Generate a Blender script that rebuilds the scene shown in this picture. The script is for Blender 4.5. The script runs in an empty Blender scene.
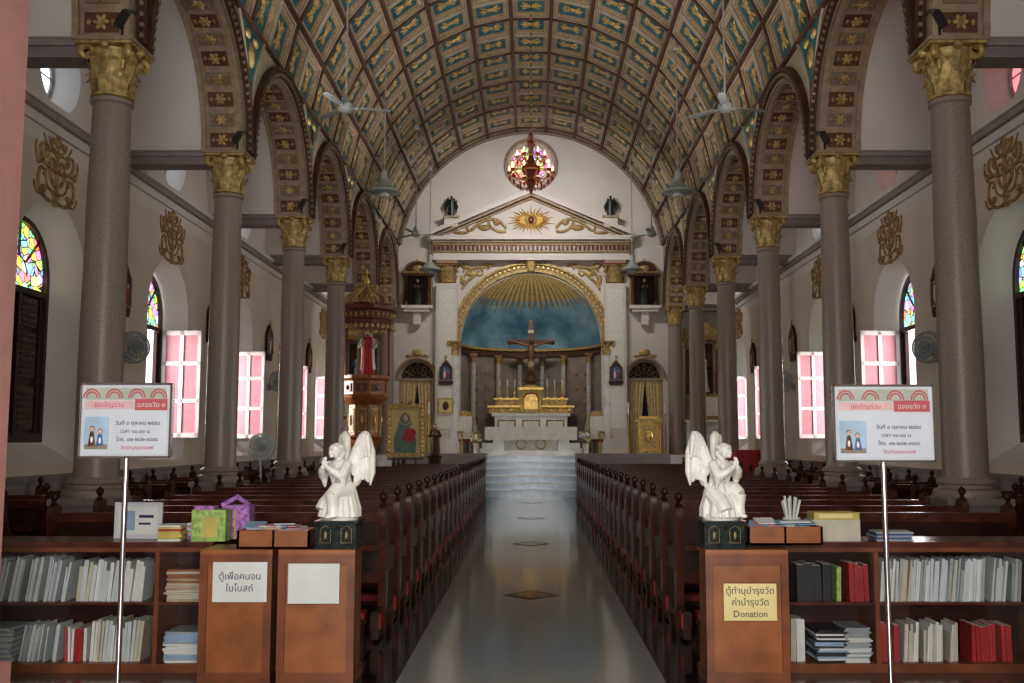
import bpy, math, random, bmesh
from mathutils import Vector, Matrix
random.seed(7)
pi=math.pi
V=Vector
# ------------------------------------------------------------------ materials
def mat(name,col,rough=.6,metal=0,var=.12,scale=6,bump=0,bscale=None,emit=None,es=0,spec=.5,col2=None,detail=4):
    m=bpy.data.materials.new(name);m.use_nodes=True
    nt=m.node_tree;b=nt.nodes['Principled BSDF']
    b.inputs['Roughness'].default_value=rough;b.inputs['Metallic'].default_value=metal
    b.inputs['Specular IOR Level'].default_value=spec
    tc=nt.nodes.new('ShaderNodeTexCoord')
    n=nt.nodes.new('ShaderNodeTexNoise');n.inputs['Scale'].default_value=scale;n.inputs['Detail'].default_value=detail
    nt.links.new(tc.outputs['Object'],n.inputs['Vector'])
    r=nt.nodes.new('ShaderNodeValToRGB')
    c1=[max(0,c*(1-var)) for c in col];c2=[min(1,c*(1+var)) for c in col] if col2 is None else col2
    r.color_ramp.elements[0].position=.35;r.color_ramp.elements[1].position=.65
    r.color_ramp.elements[0].color=(*c1,1);r.color_ramp.elements[1].color=(*c2,1)
    nt.links.new(n.outputs['Fac'],r.inputs['Fac']);nt.links.new(r.outputs['Color'],b.inputs['Base Color'])
    if bump:
        n2=nt.nodes.new('ShaderNodeTexNoise');n2.inputs['Scale'].default_value=bscale or scale*4;n2.inputs['Detail'].default_value=3
        nt.links.new(tc.outputs['Object'],n2.inputs['Vector'])
        bp=nt.nodes.new('ShaderNodeBump');bp.inputs['Strength'].default_value=bump;bp.inputs['Distance'].default_value=.02
        nt.links.new(n2.outputs['Fac'],bp.inputs['Height']);nt.links.new(bp.outputs['Normal'],b.inputs['Normal'])
    if emit:
        b.inputs['Emission Color'].default_value=(*emit,1);b.inputs['Emission Strength'].default_value=es
    return m
def stained(name,scale,strength,tint=(1,1,1),mixw=.35):
    m=bpy.data.materials.new(name);m.use_nodes=True
    nt=m.node_tree;b=nt.nodes['Principled BSDF']
    tc=nt.nodes.new('ShaderNodeTexCoord')
    v=nt.nodes.new('ShaderNodeTexVoronoi');v.inputs['Scale'].default_value=scale
    nt.links.new(tc.outputs['Object'],v.inputs['Vector'])
    h=nt.nodes.new('ShaderNodeHueSaturation');h.inputs['Saturation'].default_value=1.8;h.inputs['Value'].default_value=1.0
    nt.links.new(v.outputs['Color'],h.inputs['Color'])
    mx=nt.nodes.new('ShaderNodeMixRGB');mx.inputs[0].default_value=mixw;mx.inputs[2].default_value=(*tint,1)
    nt.links.new(h.outputs['Color'],mx.inputs[1])
    v2=nt.nodes.new('ShaderNodeTexVoronoi');v2.feature='DISTANCE_TO_EDGE';v2.inputs['Scale'].default_value=scale
    nt.links.new(tc.outputs['Object'],v2.inputs['Vector'])
    g=nt.nodes.new('ShaderNodeMath');g.operation='GREATER_THAN';g.inputs[1].default_value=.05
    nt.links.new(v2.outputs['Distance'],g.inputs[0])
    m2=nt.nodes.new('ShaderNodeMixRGB');m2.inputs[1].default_value=(.02,.02,.02,1)
    nt.links.new(g.outputs[0],m2.inputs[0]);nt.links.new(mx.outputs[0],m2.inputs[2])
    nt.links.new(m2.outputs[0],b.inputs['Emission Color']);b.inputs['Emission Strength'].default_value=strength  # emission stands in for daylight coming through the panes
    nt.links.new(m2.outputs[0],b.inputs['Base Color']);b.inputs['Roughness'].default_value=.2
    return m
W=mat('wall_plaster',(.70,.65,.62),.8,var=.05,scale=.8,bump=.1,bscale=20)
WB=mat('wall_plaster_warm',(.67,.59,.50),.8,var=.06,scale=1.2,bump=.1,bscale=20)
TR=mat('grey_trim',(.34,.30,.29),.6,var=.08)
BEAM=mat('beam_grey',(.28,.24,.235),.6,var=.08)
COL=mat('column_granite',(.31,.25,.22),.38,var=.22,scale=90,bump=.05)
GOLD=mat('gilded_plaster',(.50,.36,.15),.45,.25,var=.35,scale=14,bump=.3,bscale=50)
GOLDD=mat('old_gold',(.36,.24,.10),.5,.15,var=.4,scale=20,bump=.4,bscale=60)
GOLDB=mat('bright_gold',(.74,.49,.15),.3,.4,var=.2,scale=10,bump=.1)
BR=mat('brown_rib',(.085,.04,.025),.5,var=.2)
BR2=mat('brown_soffit_panel',(.15,.07,.045),.5,var=.2)
TAN=mat('tan_soffit',(.38,.29,.20),.6,var=.15,scale=10)
TANG=mat('grey_tan_panel',(.25,.20,.15),.6,var=.15,scale=10)
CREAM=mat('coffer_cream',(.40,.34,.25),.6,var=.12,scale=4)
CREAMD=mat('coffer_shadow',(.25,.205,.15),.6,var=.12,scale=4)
TEAL=mat('coffer_teal',(.028,.135,.17),.5,var=.3,scale=5)
PEW=mat('mahogany_pew',(.085,.025,.015),.26,var=.35,scale=7,bump=.04,spec=.6)
PEWD=mat('mahogany_dark',(.038,.012,.009),.35,var=.3,scale=7)
RED=mat('red_kneeler',(.36,.03,.025),.6,var=.15)
BLUEP=mat('blue_book',(.05,.08,.2),.6,var=.2)
LW=mat('lectern_wood',(.26,.095,.032),.35,var=.22,scale=5,bump=.05)
LWD=mat('lectern_wood_dark',(.17,.058,.024),.35,var=.22,scale=5)
MARB=mat('white_marble',(.76,.74,.67),.35,var=.06,scale=9,bump=.08,bscale=60)
ALT=mat('altar_marble',(.68,.67,.66),.25,var=.12,scale=3)
BLK=mat('black_granite',(.02,.03,.028),.15,var=.5,scale=30)
PAP=mat('paper',(.60,.61,.58),.7,var=.04)
PAPY=mat('paper_yellow',(.70,.58,.28),.7,var=.05)
INK=mat('ink',(.03,.03,.08),.7,var=0)
PINK=mat('pink_paint',(.64,.34,.31),.6,var=.05)
PINKL=mat('shutter_pink',(.58,.25,.29),.5,var=.06)
SHW=mat('shutter_white',(.72,.62,.62),.5,var=.04)
CHR=mat('chrome',(.6,.6,.62),.15,1,var=.03)
WHT=mat('white_enamel',(.52,.54,.56),.4,var=.03)
FANM=mat('fan_grey_enamel',(.34,.37,.38),.4,var=.05)
DARKM=mat('black_metal',(.03,.03,.03),.5,var=.1)
GREYS=mat('grey_shade',(.33,.36,.34),.5,var=.05)
GREEN=mat('green_pack',(.30,.42,.12),.5,var=.3,scale=30)
VIOL=mat('violet_wrap',(.35,.15,.4),.4,var=.5,scale=40)
BRONZE=mat('bronze_figure',(.04,.055,.05),.45,.3,var=.2)
SKIN=mat('painted_skin',(.62,.40,.30),.5,var=.05)
HAIR=mat('painted_hair',(.12,.05,.03),.6,var=.1)
REDR=mat('red_robe',(.50,.04,.05),.5,var=.15)
WROBE=mat('white_robe',(.74,.70,.64),.5,var=.06)
BLUER=mat('blue_robe',(.06,.12,.25),.5,var=.15)
BRB=mat('brown_robe',(.09,.04,.025),.5,var=.2)
ORW=mat('pulpit_wood',(.40,.15,.045),.35,var=.25,scale=8)
REDW=mat('pulpit_redwood',(.19,.045,.028),.35,var=.25,scale=8)
CURT=mat('cream_curtain',(.66,.55,.32),.7,var=.15,scale=12)
APS=mat('apse_wall',(.25,.21,.185),.6,var=.15,scale=3)
ACOL=mat('apse_column_marble',(.40,.38,.36),.35,var=.15,scale=8)
STEP=mat('step_marble',(.55,.69,.82),.15,var=.08,scale=6)
SKYB=mat('apse_sky_paint',(.06,.17,.27),.6,var=.3,scale=1.0,col2=(.19,.31,.37),detail=6)
RAY1=mat('ray_gold',(.34,.25,.10),.5,.1,var=.15)
RAY2=mat('ray_olive',(.16,.13,.07),.5,.1,var=.15)
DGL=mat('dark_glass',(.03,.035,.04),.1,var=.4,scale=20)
ST=stained('stained_glass',8,1.1,(.75,.85,.35),.30)
STR=stained('rose_glass',5,.95,(1,.55,.5),.42)
OCG=mat('oculus_glass',(.5,.7,.85),.2,var=.2,scale=3,emit=(.75,.88,1),es=1.2)
OCR=mat('oculus_glass_pink',(.8,.3,.35),.2,var=.2,scale=3,emit=(1,.35,.38),es=.5)
BULB=mat('lamp_bulb',(1,.9,.7),.4,var=0,emit=(1,.6,.35),es=1.6)
def floor_mat(name,c1,c2,rough,sc=260,spec=.7):
    return mat(name,c1,rough,var=.0,scale=sc,col2=c2,detail=2,spec=spec)
FL=floor_mat('granite_aisle',(.185,.185,.187),(.36,.36,.36),.1,spec=.8)
FLD=floor_mat('granite_black_band',(.014,.011,.011),(.04,.028,.025),.08)
FLB=floor_mat('granite_brown',(.07,.045,.04),(.13,.09,.075),.15)
GLS=bpy.data.materials.new('cabinet_glass');GLS.use_nodes=True
nt=GLS.node_tree;nt.nodes.remove(nt.nodes['Principled BSDF'])
g1=nt.nodes.new('ShaderNodeBsdfTransparent');g2=nt.nodes.new('ShaderNodeBsdfGlossy');g2.inputs['Roughness'].default_value=.03
mx=nt.nodes.new('ShaderNodeMixShader');mx.inputs[0].default_value=.06
nt.links.new(g1.outputs[0],mx.inputs[1]);nt.links.new(g2.outputs[0],mx.inputs[2]);nt.links.new(mx.outputs[0],nt.nodes['Material Output'].inputs[0])

# ------------------------------------------------------------------ mesh builder
class MB:
    def __init__(s): s.v=[];s.f=[];s.m=[];s.mats=[]
    def add(s,vs,fs,m):
        if m not in s.mats: s.mats.append(m)
        k=s.mats.index(m);b=len(s.v)
        s.v+=[tuple(v) for v in vs]
        for f in fs: s.f.append(tuple(i+b for i in f));s.m.append(k)
    def box(s,x0,x1,y0,y1,z0,z1,m):
        s.add([(x0,y0,z0),(x1,y0,z0),(x1,y1,z0),(x0,y1,z0),(x0,y0,z1),(x1,y0,z1),(x1,y1,z1),(x0,y1,z1)],
              [(0,3,2,1),(4,5,6,7),(0,1,5,4),(1,2,6,5),(2,3,7,6),(3,0,4,7)],m)
    def quad(s,a,b,c,d,m): s.add([a,b,c,d],[(0,1,2,3)],m)
    def obox(s,c,size,R,m):
        st=len(s.v);x,y,z=[q/2 for q in size];s.box(-x,x,-y,y,-z,z,m);s.xf(Matrix.Translation(c)@R,st)
    def xf(s,M,st=0):
        for i in range(st,len(s.v)): s.v[i]=tuple(M@V(s.v[i]))
    def lathe(s,prof,m,c=(0,0,0),n=24,sx=1,sy=1,fold=0,nf=10,a0=0):
        vs=[];fs=[]
        for (r,z) in prof:
            for i in range(n):
                a=a0+2*pi*i/n;rr=r*(1+fold*math.sin(nf*a+z*3))
                vs.append((c[0]+rr*math.cos(a)*sx,c[1]+rr*math.sin(a)*sy,c[2]+z))
        k=len(prof)
        for j in range(k-1):
            for i in range(n):
                fs.append((j*n+i,j*n+(i+1)%n,(j+1)*n+(i+1)%n,(j+1)*n+i))
        fs.append(tuple(range(n))[::-1]);fs.append(tuple((k-1)*n+i for i in range(n)))
        s.add(vs,fs,m)
    def tube(s,pts,r,m,n=8,flat=None,closed=False):
        pts=[V(p) for p in pts];k=len(pts)
        if k<2:return
        rs=r if isinstance(r,(list,tuple)) else [r]*k
        vs=[];fs=[];up=None
        for i in range(k):
            t=(pts[min(i+1,k-1)]-pts[max(i-1,0)])
            if closed: t=pts[(i+1)%k]-pts[(i-1)%k]
            t=t.normalized() if t.length>1e-9 else V((0,0,1))
            if up is None:
                up=V((0,0,1)) if abs(t.z)<.9 else V((0,1,0))
            a=up-t*up.dot(t)
            if a.length<1e-5:a=t.orthogonal()
            a.normalize();b=t.cross(a);up=a
            for j in range(n):
                th=2*pi*j/n
                o=a*math.cos(th)*rs[i]+b*math.sin(th)*rs[i]
                if flat is not None:
                    ax=V(flat[0]);o=o-ax*(o.dot(ax))*(1-flat[1])
                vs.append(pts[i]+o)
        rng=k if closed else k-1
        for i in range(rng):
            i2=(i+1)%k
            for j in range(n):
                fs.append((i*n+j,i*n+(j+1)%n,i2*n+(j+1)%n,i2*n+j))
        if not closed: fs.append(tuple(range(n))[::-1]);fs.append(tuple((k-1)*n+j for j in range(n)))
        s.add(vs,fs,m)
    def ell(s,c,ax,m,nu=12,nv=8):
        if not hasattr(ax[0],'__len__'): ax=[V((ax[0],0,0)),V((0,ax[1],0)),V((0,0,ax[2]))]
        else: ax=[V(a) for a in ax]
        c=V(c);vs=[c-ax[2]];fs=[]
        for j in range(1,nv):
            p=-pi/2+pi*j/nv
            for i in range(nu):
                a=2*pi*i/nu;vs.append(c+ax[0]*math.cos(a)*math.cos(p)+ax[1]*math.sin(a)*math.cos(p)+ax[2]*math.sin(p))
        vs.append(c+ax[2]);L=len(vs)-1
        for i in range(nu):
            fs.append((0,1+(i+1)%nu,1+i));b=1+(nv-2)*nu;fs.append((L,b+i,b+(i+1)%nu))
        for j in range(nv-2):
            for i in range(nu):
                a=1+j*nu;fs.append((a+i,a+(i+1)%nu,a+nu+(i+1)%nu,a+nu+i))
        s.add(vs,fs,m)
    def prism(s,poly,m,pl,a,b):
        mp={'xz':lambda p,t:(p[0],t,p[1]),'yz':lambda p,t:(t,p[0],p[1]),'xy':lambda p,t:(p[0],p[1],t)}[pl]
        n=len(poly);vs=[mp(p,a) for p in poly]+[mp(p,b) for p in poly]
        fs=[tuple(range(n)),tuple(range(n,2*n))[::-1]]+[(i,(i+1)%n,n+(i+1)%n,n+i) for i in range(n)]
        s.add(vs,fs,m)
    def loft(s,A,B,m,closed=True):
        n=len(A);r=n if closed else n-1
        s.add(list(A)+list(B),[(i,(i+1)%n,n+(i+1)%n,n+i) for i in range(r)],m)
    def text(s,txt,size,M,m):
        cu=bpy.data.curves.new('t','FONT');cu.body=txt;cu.size=size;cu.align_x='CENTER';cu.resolution_u=2
        o=bpy.data.objects.new('t',cu);bpy.context.collection.objects.link(o)
        bpy.context.view_layer.update()
        try:
            me=bpy.data.meshes.new_from_object(o)
            s.add([M@v.co for v in me.vertices],[tuple(p.vertices) for p in me.polygons],m)
            bpy.data.meshes.remove(me)
        except Exception as e: print('text',e)
        bpy.data.objects.remove(o)
    def mesh(s,name,smooth=35,recalc=True):
        me=bpy.data.meshes.new(name);me.from_pydata(s.v,[],s.f)
        for m in s.mats: me.materials.append(m)
        me.polygons.foreach_set('material_index',s.m)
        me.validate();me.update()
        if recalc:
            bm=bmesh.new();bm.from_mesh(me);bmesh.ops.recalc_face_normals(bm,faces=bm.faces);bm.to_mesh(me);bm.free()
        if smooth:
            me.polygons.foreach_set('use_smooth',[True]*len(me.polygons));me.set_sharp_from_angle(angle=math.radians(smooth))
        return me
    def build(s,name,loc=(0,0,0),rz=0,smooth=35,sc=1,recalc=True):
        return place(s.mesh(name,smooth,recalc),name,loc,rz,sc)
def place(me,name,loc=(0,0,0),rz=0,sc=1):
    o=bpy.data.objects.new(name,me);bpy.context.collection.objects.link(o)
    o.location=loc;o.rotation_euler=(0,0,rz);o.scale=(sc,sc,sc) if not hasattr(sc,'__len__') else sc
    return o
def ray_poly(c,a,poly):
    dx,dy=math.cos(a),math.sin(a);best=None
    for i in range(len(poly)):
        x1,y1=poly[i][0]-c[0],poly[i][1]-c[1];x2,y2=poly[(i+1)%len(poly)][0]-c[0],poly[(i+1)%len(poly)][1]-c[1]
        ex,ey=x2-x1,y2-y1;d=dx*ey-dy*ex
        if abs(d)<1e-12: continue
        t=(x1*ey-y1*ex)/d;u=(x1*dy-y1*dx)/d
        if t>0 and -1e-6<=u<=1+1e-6 and (best is None or t>best): best=t
    return (c[0]+dx*best,c[1]+dy*best)
def hole(M,rect,c,poly,mp,m):
    x0,x1,y0,y1=rect;R=[(x0,y0),(x1,y0),(x1,y1),(x0,y1)]
    A=sorted(set([round(math.atan2(p[1]-c[1],p[0]-c[0])%(2*pi),5) for p in R+list(poly)]))
    I=[ray_poly(c,a,poly) for a in A];O=[ray_poly(c,a,R) for a in A]
    M.loft([mp(*p) for p in I],[mp(*p) for p in O],m)
def arch(cx,hw,sill,spr,n=20):
    return [(cx-hw,sill),(cx+hw,sill)]+[(cx+hw*math.cos(pi*i/n),spr+hw*math.sin(pi*i/n)) for i in range(n+1)]
def circ(cx,cz,r,n=32): return [(cx+r*math.cos(2*pi*i/n),cz+r*math.sin(2*pi*i/n)) for i in range(n)]
def bez(a,b,c,d,n=10):
    a,b,c,d=map(V,(a,b,c,d));return [a*(1-t)**3+b*3*t*(1-t)**2+c*3*t*t*(1-t)+d*t**3 for t in [i/n for i in range(n+1)]]
def spiral(cx,cy,r0,r1,a0,a1,n=14):
    return [V((cx+(r0+(r1-r0)*i/n)*math.cos(a0+(a1-a0)*i/n),cy+(r0+(r1-r0)*i/n)*math.sin(a0+(a1-a0)*i/n))) for i in range(n+1)]
def scrollwork(M,mp,w,h,m,r=.028,nrm=(1,0,0)):
    cs=[]
    cs.append(([V((0,-.48)),V((0,-.1)),V((0,.3)),V((0,.5))],1.2))
    for sx in (1,-1):
        f=lambda P:[V((p[0]*sx,p[1])) for p in P]
        cs.append((f(bez((0,-.42),(.25,-.5),(.5,-.35),(.42,-.1))+spiral(.33,-.1,.09,.02,0,4.5)),1))
        cs.append((f(bez((0,-.2),(.12,-.22),(.2,-.05),(.18,.1))+spiral(.1,.1,.08,.02,0,4.5)),1))
        cs.append((f(bez((0,.0),(.2,.0),(.42,.05),(.4,.25))+spiral(.32,.25,.08,.02,0,4.5)),1))
        cs.append((f(bez((0,.2),(.05,.3),(.22,.3),(.2,.45))),1))
        cs.append((f(bez((.3,-.35),(.4,-.45),(.5,-.4),(.52,-.25))),.8))
        cs.append((f(bez((.3,.05),(.45,.0),(.55,.1),(.5,.3))),.8))
        cs.append((f(bez((.05,-.3),(.2,-.3),(.3,-.2),(.25,-.02))),.7))
        cs.append((f(bez((.08,.28),(.2,.2),(.3,.35),(.34,.45))),.7))
    for P,k in cs:
        pts=[mp(p[0]*w,p[1]*h) for p in P];n=len(pts)
        M.tube(pts,[r*k*(1-.5*i/n) for i in range(n)],m,n=6)
    nx=V(nrm)
    for (u,v,a,b) in [(0,.05,.09,.11),(0,.42,.07,.12),(0,-.32,.09,.08),(.3,-.3,.07,.05),(-.3,-.3,.07,.05),(.25,.2,.05,.08),(-.25,.2,.05,.08),(.44,.05,.04,.07),(-.44,.05,.04,.07),(.13,.4,.03,.06),(-.13,.4,.03,.06)]:
        c=mp(u*w,v*h);U=mp(u*w+a*w,v*h)-c;T=mp(u*w,v*h+b*h)-c
        M.ell(c,[U,T,nx*.03],m,8,4)
# ------------------------------------------------------------------ dimensions
CX=4.52;B=4.14;Y1=10.44;ZC=5.86;YE=31.6;XW=6.1;ZV=7.35;R=4.3
colY=[Y1+B*i for i in range(-2,6)]
bayY=[Y1+B*(i+.5) for i in range(-2,5)]
YL=bayY[-1]+B/2
# ------------------------------------------------------------------ capital / column
def capital(M,z0,h,r,mg,mt,c=(0,0),n=8):
    cx,cy=c
    M.lathe([(r,z0),(r*1.12,z0+.02*h),(r*1.12,z0+.06*h),(r,z0+.1*h),(r*1.02,z0+.5*h),(r*1.25,z0+.86*h)],mg,(cx,cy,0),20)
    for (zb,lh,out,k,ph) in [(z0+.06*h,.42*h,.36*r,n,0),(z0+.25*h,.5*h,.5*r,n,pi/n)]:
        for i in range(k):
            a=ph+2*pi*i/k;d=V((math.cos(a),math.sin(a),0));t=V((-math.sin(a),math.cos(a),0))
            vs=[];N=6
            for j in range(N+1):
                q=j/N;rad=r*1.03+out*q**2.6;zz=zb+lh*(q if q<.85 else .85-(q-.85)*1.2)
                w=r*.36*(math.sin(pi*min(1,.25+q*.75))**.6)*(1 if j<N else .5)
                for sgn,dd in ((-1,0),(0,.09*r),(1,0)):
                    vs.append(V((cx,cy,zz))+d*(rad+dd)+t*w*sgn)
            fs=[]
            for j in range(N):
                for q in range(2): fs.append((j*3+q,j*3+q+1,j*3+q+4,j*3+q+3))
            M.add(vs,fs,mg)
    for i in range(4):
        a=pi/4+pi/2*i;d=V((math.cos(a),math.sin(a),0));o=V((cx,cy,0))
        P=[o+d*(r*1.1)+V((0,0,z0+.5*h)),o+d*(r*1.25)+V((0,0,z0+.75*h))]
        sr=.14*h
        for q in range(12):
            th=pi*.75-q*.55;rr=sr*(1-q/14)
            P.append(o+d*(r*1.5+rr*math.cos(th))+V((0,0,z0+.75*h+rr*math.sin(th))))
        M.tube(P,[.03*h+.03*h*min(1,j/4) for j in range(len(P))],mg,6)
        a=pi/2*i;d=V((math.cos(a),math.sin(a),0));M.ell(o+d*r*1.34+V((0,0,z0+.88*h)),(.09*h,.09*h,.09*h),mg,8,6)
    a=r*1.5
    M.box(cx-a,cx+a,cy-a,cy+a,z0+.88*h,z0+.93*h,mg);M.box(cx-a*1.06,cx+a*1.06,cy-a*1.06,cy+a*1.06,z0+.93*h,z0+h,mt)
M=MB();r=.225
M.box(-.36,.36,-.36,.36,0,.35,BEAM);M.box(-.31,.31,-.31,.31,.35,.95,BEAM);M.box(-.34,.34,-.34,.34,.95,1.02,BEAM)
M.lathe([(.33,1.02),(.335,1.06),(.32,1.1),(.27,1.12),(.26,1.15),(.28,1.17),(.27,1.2),(.235,1.23),(.225,1.3),(.225,2.5),(.215,4),(.195,5.18),(.22,5.2),(.22,5.24),(.19,5.26)],COL,n=32)
capital(M,5.25,.61,.2,GOLD,TAN)
cme=M.mesh('nave_column')
for sgn in (1,-1):
    for y in colY: place(cme,'nave_column',(sgn*CX,y,0))
# ------------------------------------------------------------------ arcade arch (local: nave face at -x)
M=MB();ri=1.79;x0,x1=-.26,.3;H=7.95-ZC
n=32
arc=[(ri*math.cos(pi*i/n),ri*math.sin(pi*i/n)) for i in range(n+1)]
for xx in (x0,x1):
    A=sorted(set([pi*i/n for i in range(n+1)]+[math.atan2(H,B/2),pi-math.atan2(H,B/2)]))
    I=[(ri*math.cos(a),ri*math.sin(a)) for a in A]
    O=[ray_poly((0,-1e-7),min(max(a,1e-5),pi-1e-5),[(-B/2,-.5),(B/2,-.5),(B/2,H),(-B/2,H)]) for a in A]
    M.loft([V((xx,p[0],p[1])) for p in I],[V((xx,p[0],p[1])) for p in O],CREAM if xx<0 else W,False)
M.loft([V((x0,p[0],p[1])) for p in arc],[V((x1,p[0],p[1])) for p in arc],TAN,False)
M.box(x0,x1,-B/2,-ri,-.02,0,TAN);M.box(x0,x1,ri,B/2,-.02,0,TAN)
def ring(M,xa,xb,ra,rb,m,n=40,a0=0,a1=pi):
    P=[]
    for i in range(n+1):
        a=a0+(a1-a0)*i/n;P.append([V((xa,ra*math.cos(a),ra*math.sin(a))),V((xb,ra*math.cos(a),ra*math.sin(a))),V((xb,rb*math.cos(a),rb*math.sin(a))),V((xa,rb*math.cos(a),rb*math.sin(a)))])
    vs=[p for q in P for p in q];fs=[]
    for i in range(n):
        for j in range(4): fs.append((i*4+j,i*4+(j+1)%4,i*4+4+(j+1)%4,i*4+4+j))
    fs+=[(0,1,2,3),(n*4,n*4+3,n*4+2,n*4+1)]
    M.add(vs,fs,m)
ring(M,x0-.05,x0+.01,ri-.01,ri+.06,TANG)
ring(M,x0-.08,x0+.01,ri+.06,ri+.17,BR)
ring(M,x0-.11,x0+.01,ri+.17,ri+.24,BR)
ring(M,x0-.02,x0+.04,ri-.025,ri+.01,TAN);ring(M,x1-.04,x1+.03,ri-.03,ri+.06,TAN)
for i in range(52):
    a=pi*(i+.5)/52;Rm=Matrix.Rotation(a,4,'X')
    M.obox(V((x0-.09,(ri+.115)*math.cos(a),(ri+.115)*math.sin(a))),(.04,.05,.045),Rm,TANG)
for i in range(19):
    a=pi*(i+.5)/19;Rm=Matrix.Rotation(a,4,'X')
    d=V((0,math.cos(a),math.sin(a)));t=V((0,-math.sin(a),math.cos(a)));c=V((.02,0,0))+d*(ri-.005)
    if i%2==0: M.obox(c,(.36,.03,.21),Rm,BR2)
    else: M.obox(c,(.36,.03,.19),Rm,TANG)
    c=V((.02,0,0))+d*(ri-.03)
    for k in range(6):
        b=pi/3*k;u=V((1,0,0))*math.cos(b)+t*math.sin(b);w=V((1,0,0))*-math.sin(b)+t*math.cos(b)
        M.ell(c+u*.05,[u*.045,w*.028,d*.02],GOLD,6,4)
    M.ell(c,[V((.03,0,0)),t*.03,d*.03],GOLD,8,4)
    for q in (-1,1): M.ell(c+V((q*.13,0,0)),[V((.03,0,0)),t*.04,d*.015],GOLDD,6,4)
for sy in (-1,1):
    yy=sy*B/2
    M.prism([(yy-sy*.0,.55),(yy-sy*.16,1.25),(yy-sy*.45,1.75),(yy-sy*.62,1.98),(yy,1.98)],TEAL,'yz',x0-.02,x0)
    M.tube([V((x0-.02,yy,.5)),V((x0-.02,yy-sy*.18,1.25)),V((x0-.02,yy-sy*.47,1.74)),V((x0-.02,yy-sy*.68,2.0))],.03,CREAM,6)
    M.ell((x0-.02,yy,1.55),(.05,.13,.2),GOLD,8,6);M.ell((x0-.02,yy-sy*.2,1.82),(.04,.13,.07),GOLD,8,6)
x2=XW-CX
va=[V((x1,p[0],p[1])) for p in arc];vb=[V((x2,p[0],p[1])) for p in arc];M.loft(va,vb,W,False)
M.quad(V((x1,ri,0)),V((x2,ri,0)),V((x2,B/2,0)),V((x1,B/2,0)),W);M.quad(V((x1,-ri,0)),V((x2,-ri,0)),V((x2,-B/2,0)),V((x1,-B/2,0)),W)
ame=M.mesh('arcade_arch')
for y in bayY:
    place(ame,'arcade_arch',(CX,y,ZC),0);place(ame,'arcade_arch',(-CX,y,ZC),pi)
for sgn in (1,-1):
    for y in colY:
        M=MB();a,b=sorted((sgn*(CX+.3),sgn*XW))
        M.box(a,b,y-.16,y+.16,5.68,5.85,BEAM);M.box(a,b,y-.2,y+.2,5.8,5.86,TR)
        M.build('aisle_beam')
# ------------------------------------------------------------------ nave vault
M=MB();PH=math.radians(82.7);NS=13;ys=bayY[0]-B/2;NR=28;dl=B/4
def S(ph,y,d): return V(((R+d)*math.sin(ph),y,ZV+(R+d)*math.cos(ph)))
for k in range(NS):
    p0=-PH+2*PH*k/NS;p1=p0+2*PH/NS;wd=(p1-p0)*R
    for j in range(NR):
        y0=ys+j*dl;y1=y0+dl
        L=[]
        for (ins,d) in [(0,0),(.085,0),(.10,.03),(.135,.03),(.15,.06),(.165,.06),(.175,.085)]:
            q0=p0+ins/R;q1=p1-ins/R
            L.append([S(q0,y0+ins,d),S(q1,y0+ins,d),S(q1,y1-ins,d),S(q0,y1-ins,d)])
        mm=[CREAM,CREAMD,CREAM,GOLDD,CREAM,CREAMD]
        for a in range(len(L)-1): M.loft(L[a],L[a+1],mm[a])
        M.add(L[-1],[(0,1,2,3)],TEAL)
        pc=(p0+p1)/2;yc=(y0+y1)/2;c=S(pc,yc,.06);ex=V((math.cos(pc),0,-math.sin(pc)));ey=V((0,1,0));ez=V((math.sin(pc),0,math.cos(pc)))
        M.ell(c,[ex*.09,ey*.08,ez*.04],GOLD,6,4)
        for sx in (1,-1):
            M.ell(c+ex*.16*sx,[ex*.1,ey*.04,ez*.03],GOLD,6,4)
            for sy in (1,-1):
                u=(ex*sx+ey*sy*.8).normalized();w=ez.cross(u)
                M.ell(c+u*.17,[u*.11,w*.04,ez*.025],GOLD,6,4)
# plain closing band against the end wall
ea=[S(-PH+2*PH*i/60,YL,0) for i in range(61)];eb=[V((p.x,YE+.02,p.z)) for p in ea];M.loft(ea,eb,CREAM,False)
ome=M.build('ceiling_vault',recalc=False,smooth=25)
M=MB()
for k in range(NS+1):
    p=-PH+2*PH*k/NS
    ex=V((math.cos(p),0,-math.sin(p)))
    for w,d0 in ((.045,-.04),(.025,-.065)):
        a=[S(p,0,.0)+ex*w,S(p,0,d0)+ex*w,S(p,0,d0)-ex*w,S(p,0,.0)-ex*w]
        A=[V((q.x,ys,q.z)) for q in a];Bq=[V((q.x,YE,q.z)) for q in a]
        M.loft(A,Bq,BR)
M.build('ceiling_trim_longitudinal',smooth=0)
M=MB()
for j in range(0,NR+1):
    y=ys+j*dl;big=(j%2==0);w=.04 if big else .02;d=-.045 if big else -.015
    n=60;P=[]
    for i in range(n+1):
        p=-PH+2*PH*i/n;P.append([S(p,y-w,.01),S(p,y-w,d),S(p,y+w,d),S(p,y+w,.01)])
    vs=[q for a in P for q in a];fs=[]
    for i in range(n):
        for a in range(4): fs.append((i*4+a,i*4+(a+1)%4,i*4+4+(a+1)%4,i*4+4+a))
    M.add(vs,fs,BR if big else CREAM)
M.build('ceiling_trim_transverse')
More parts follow.
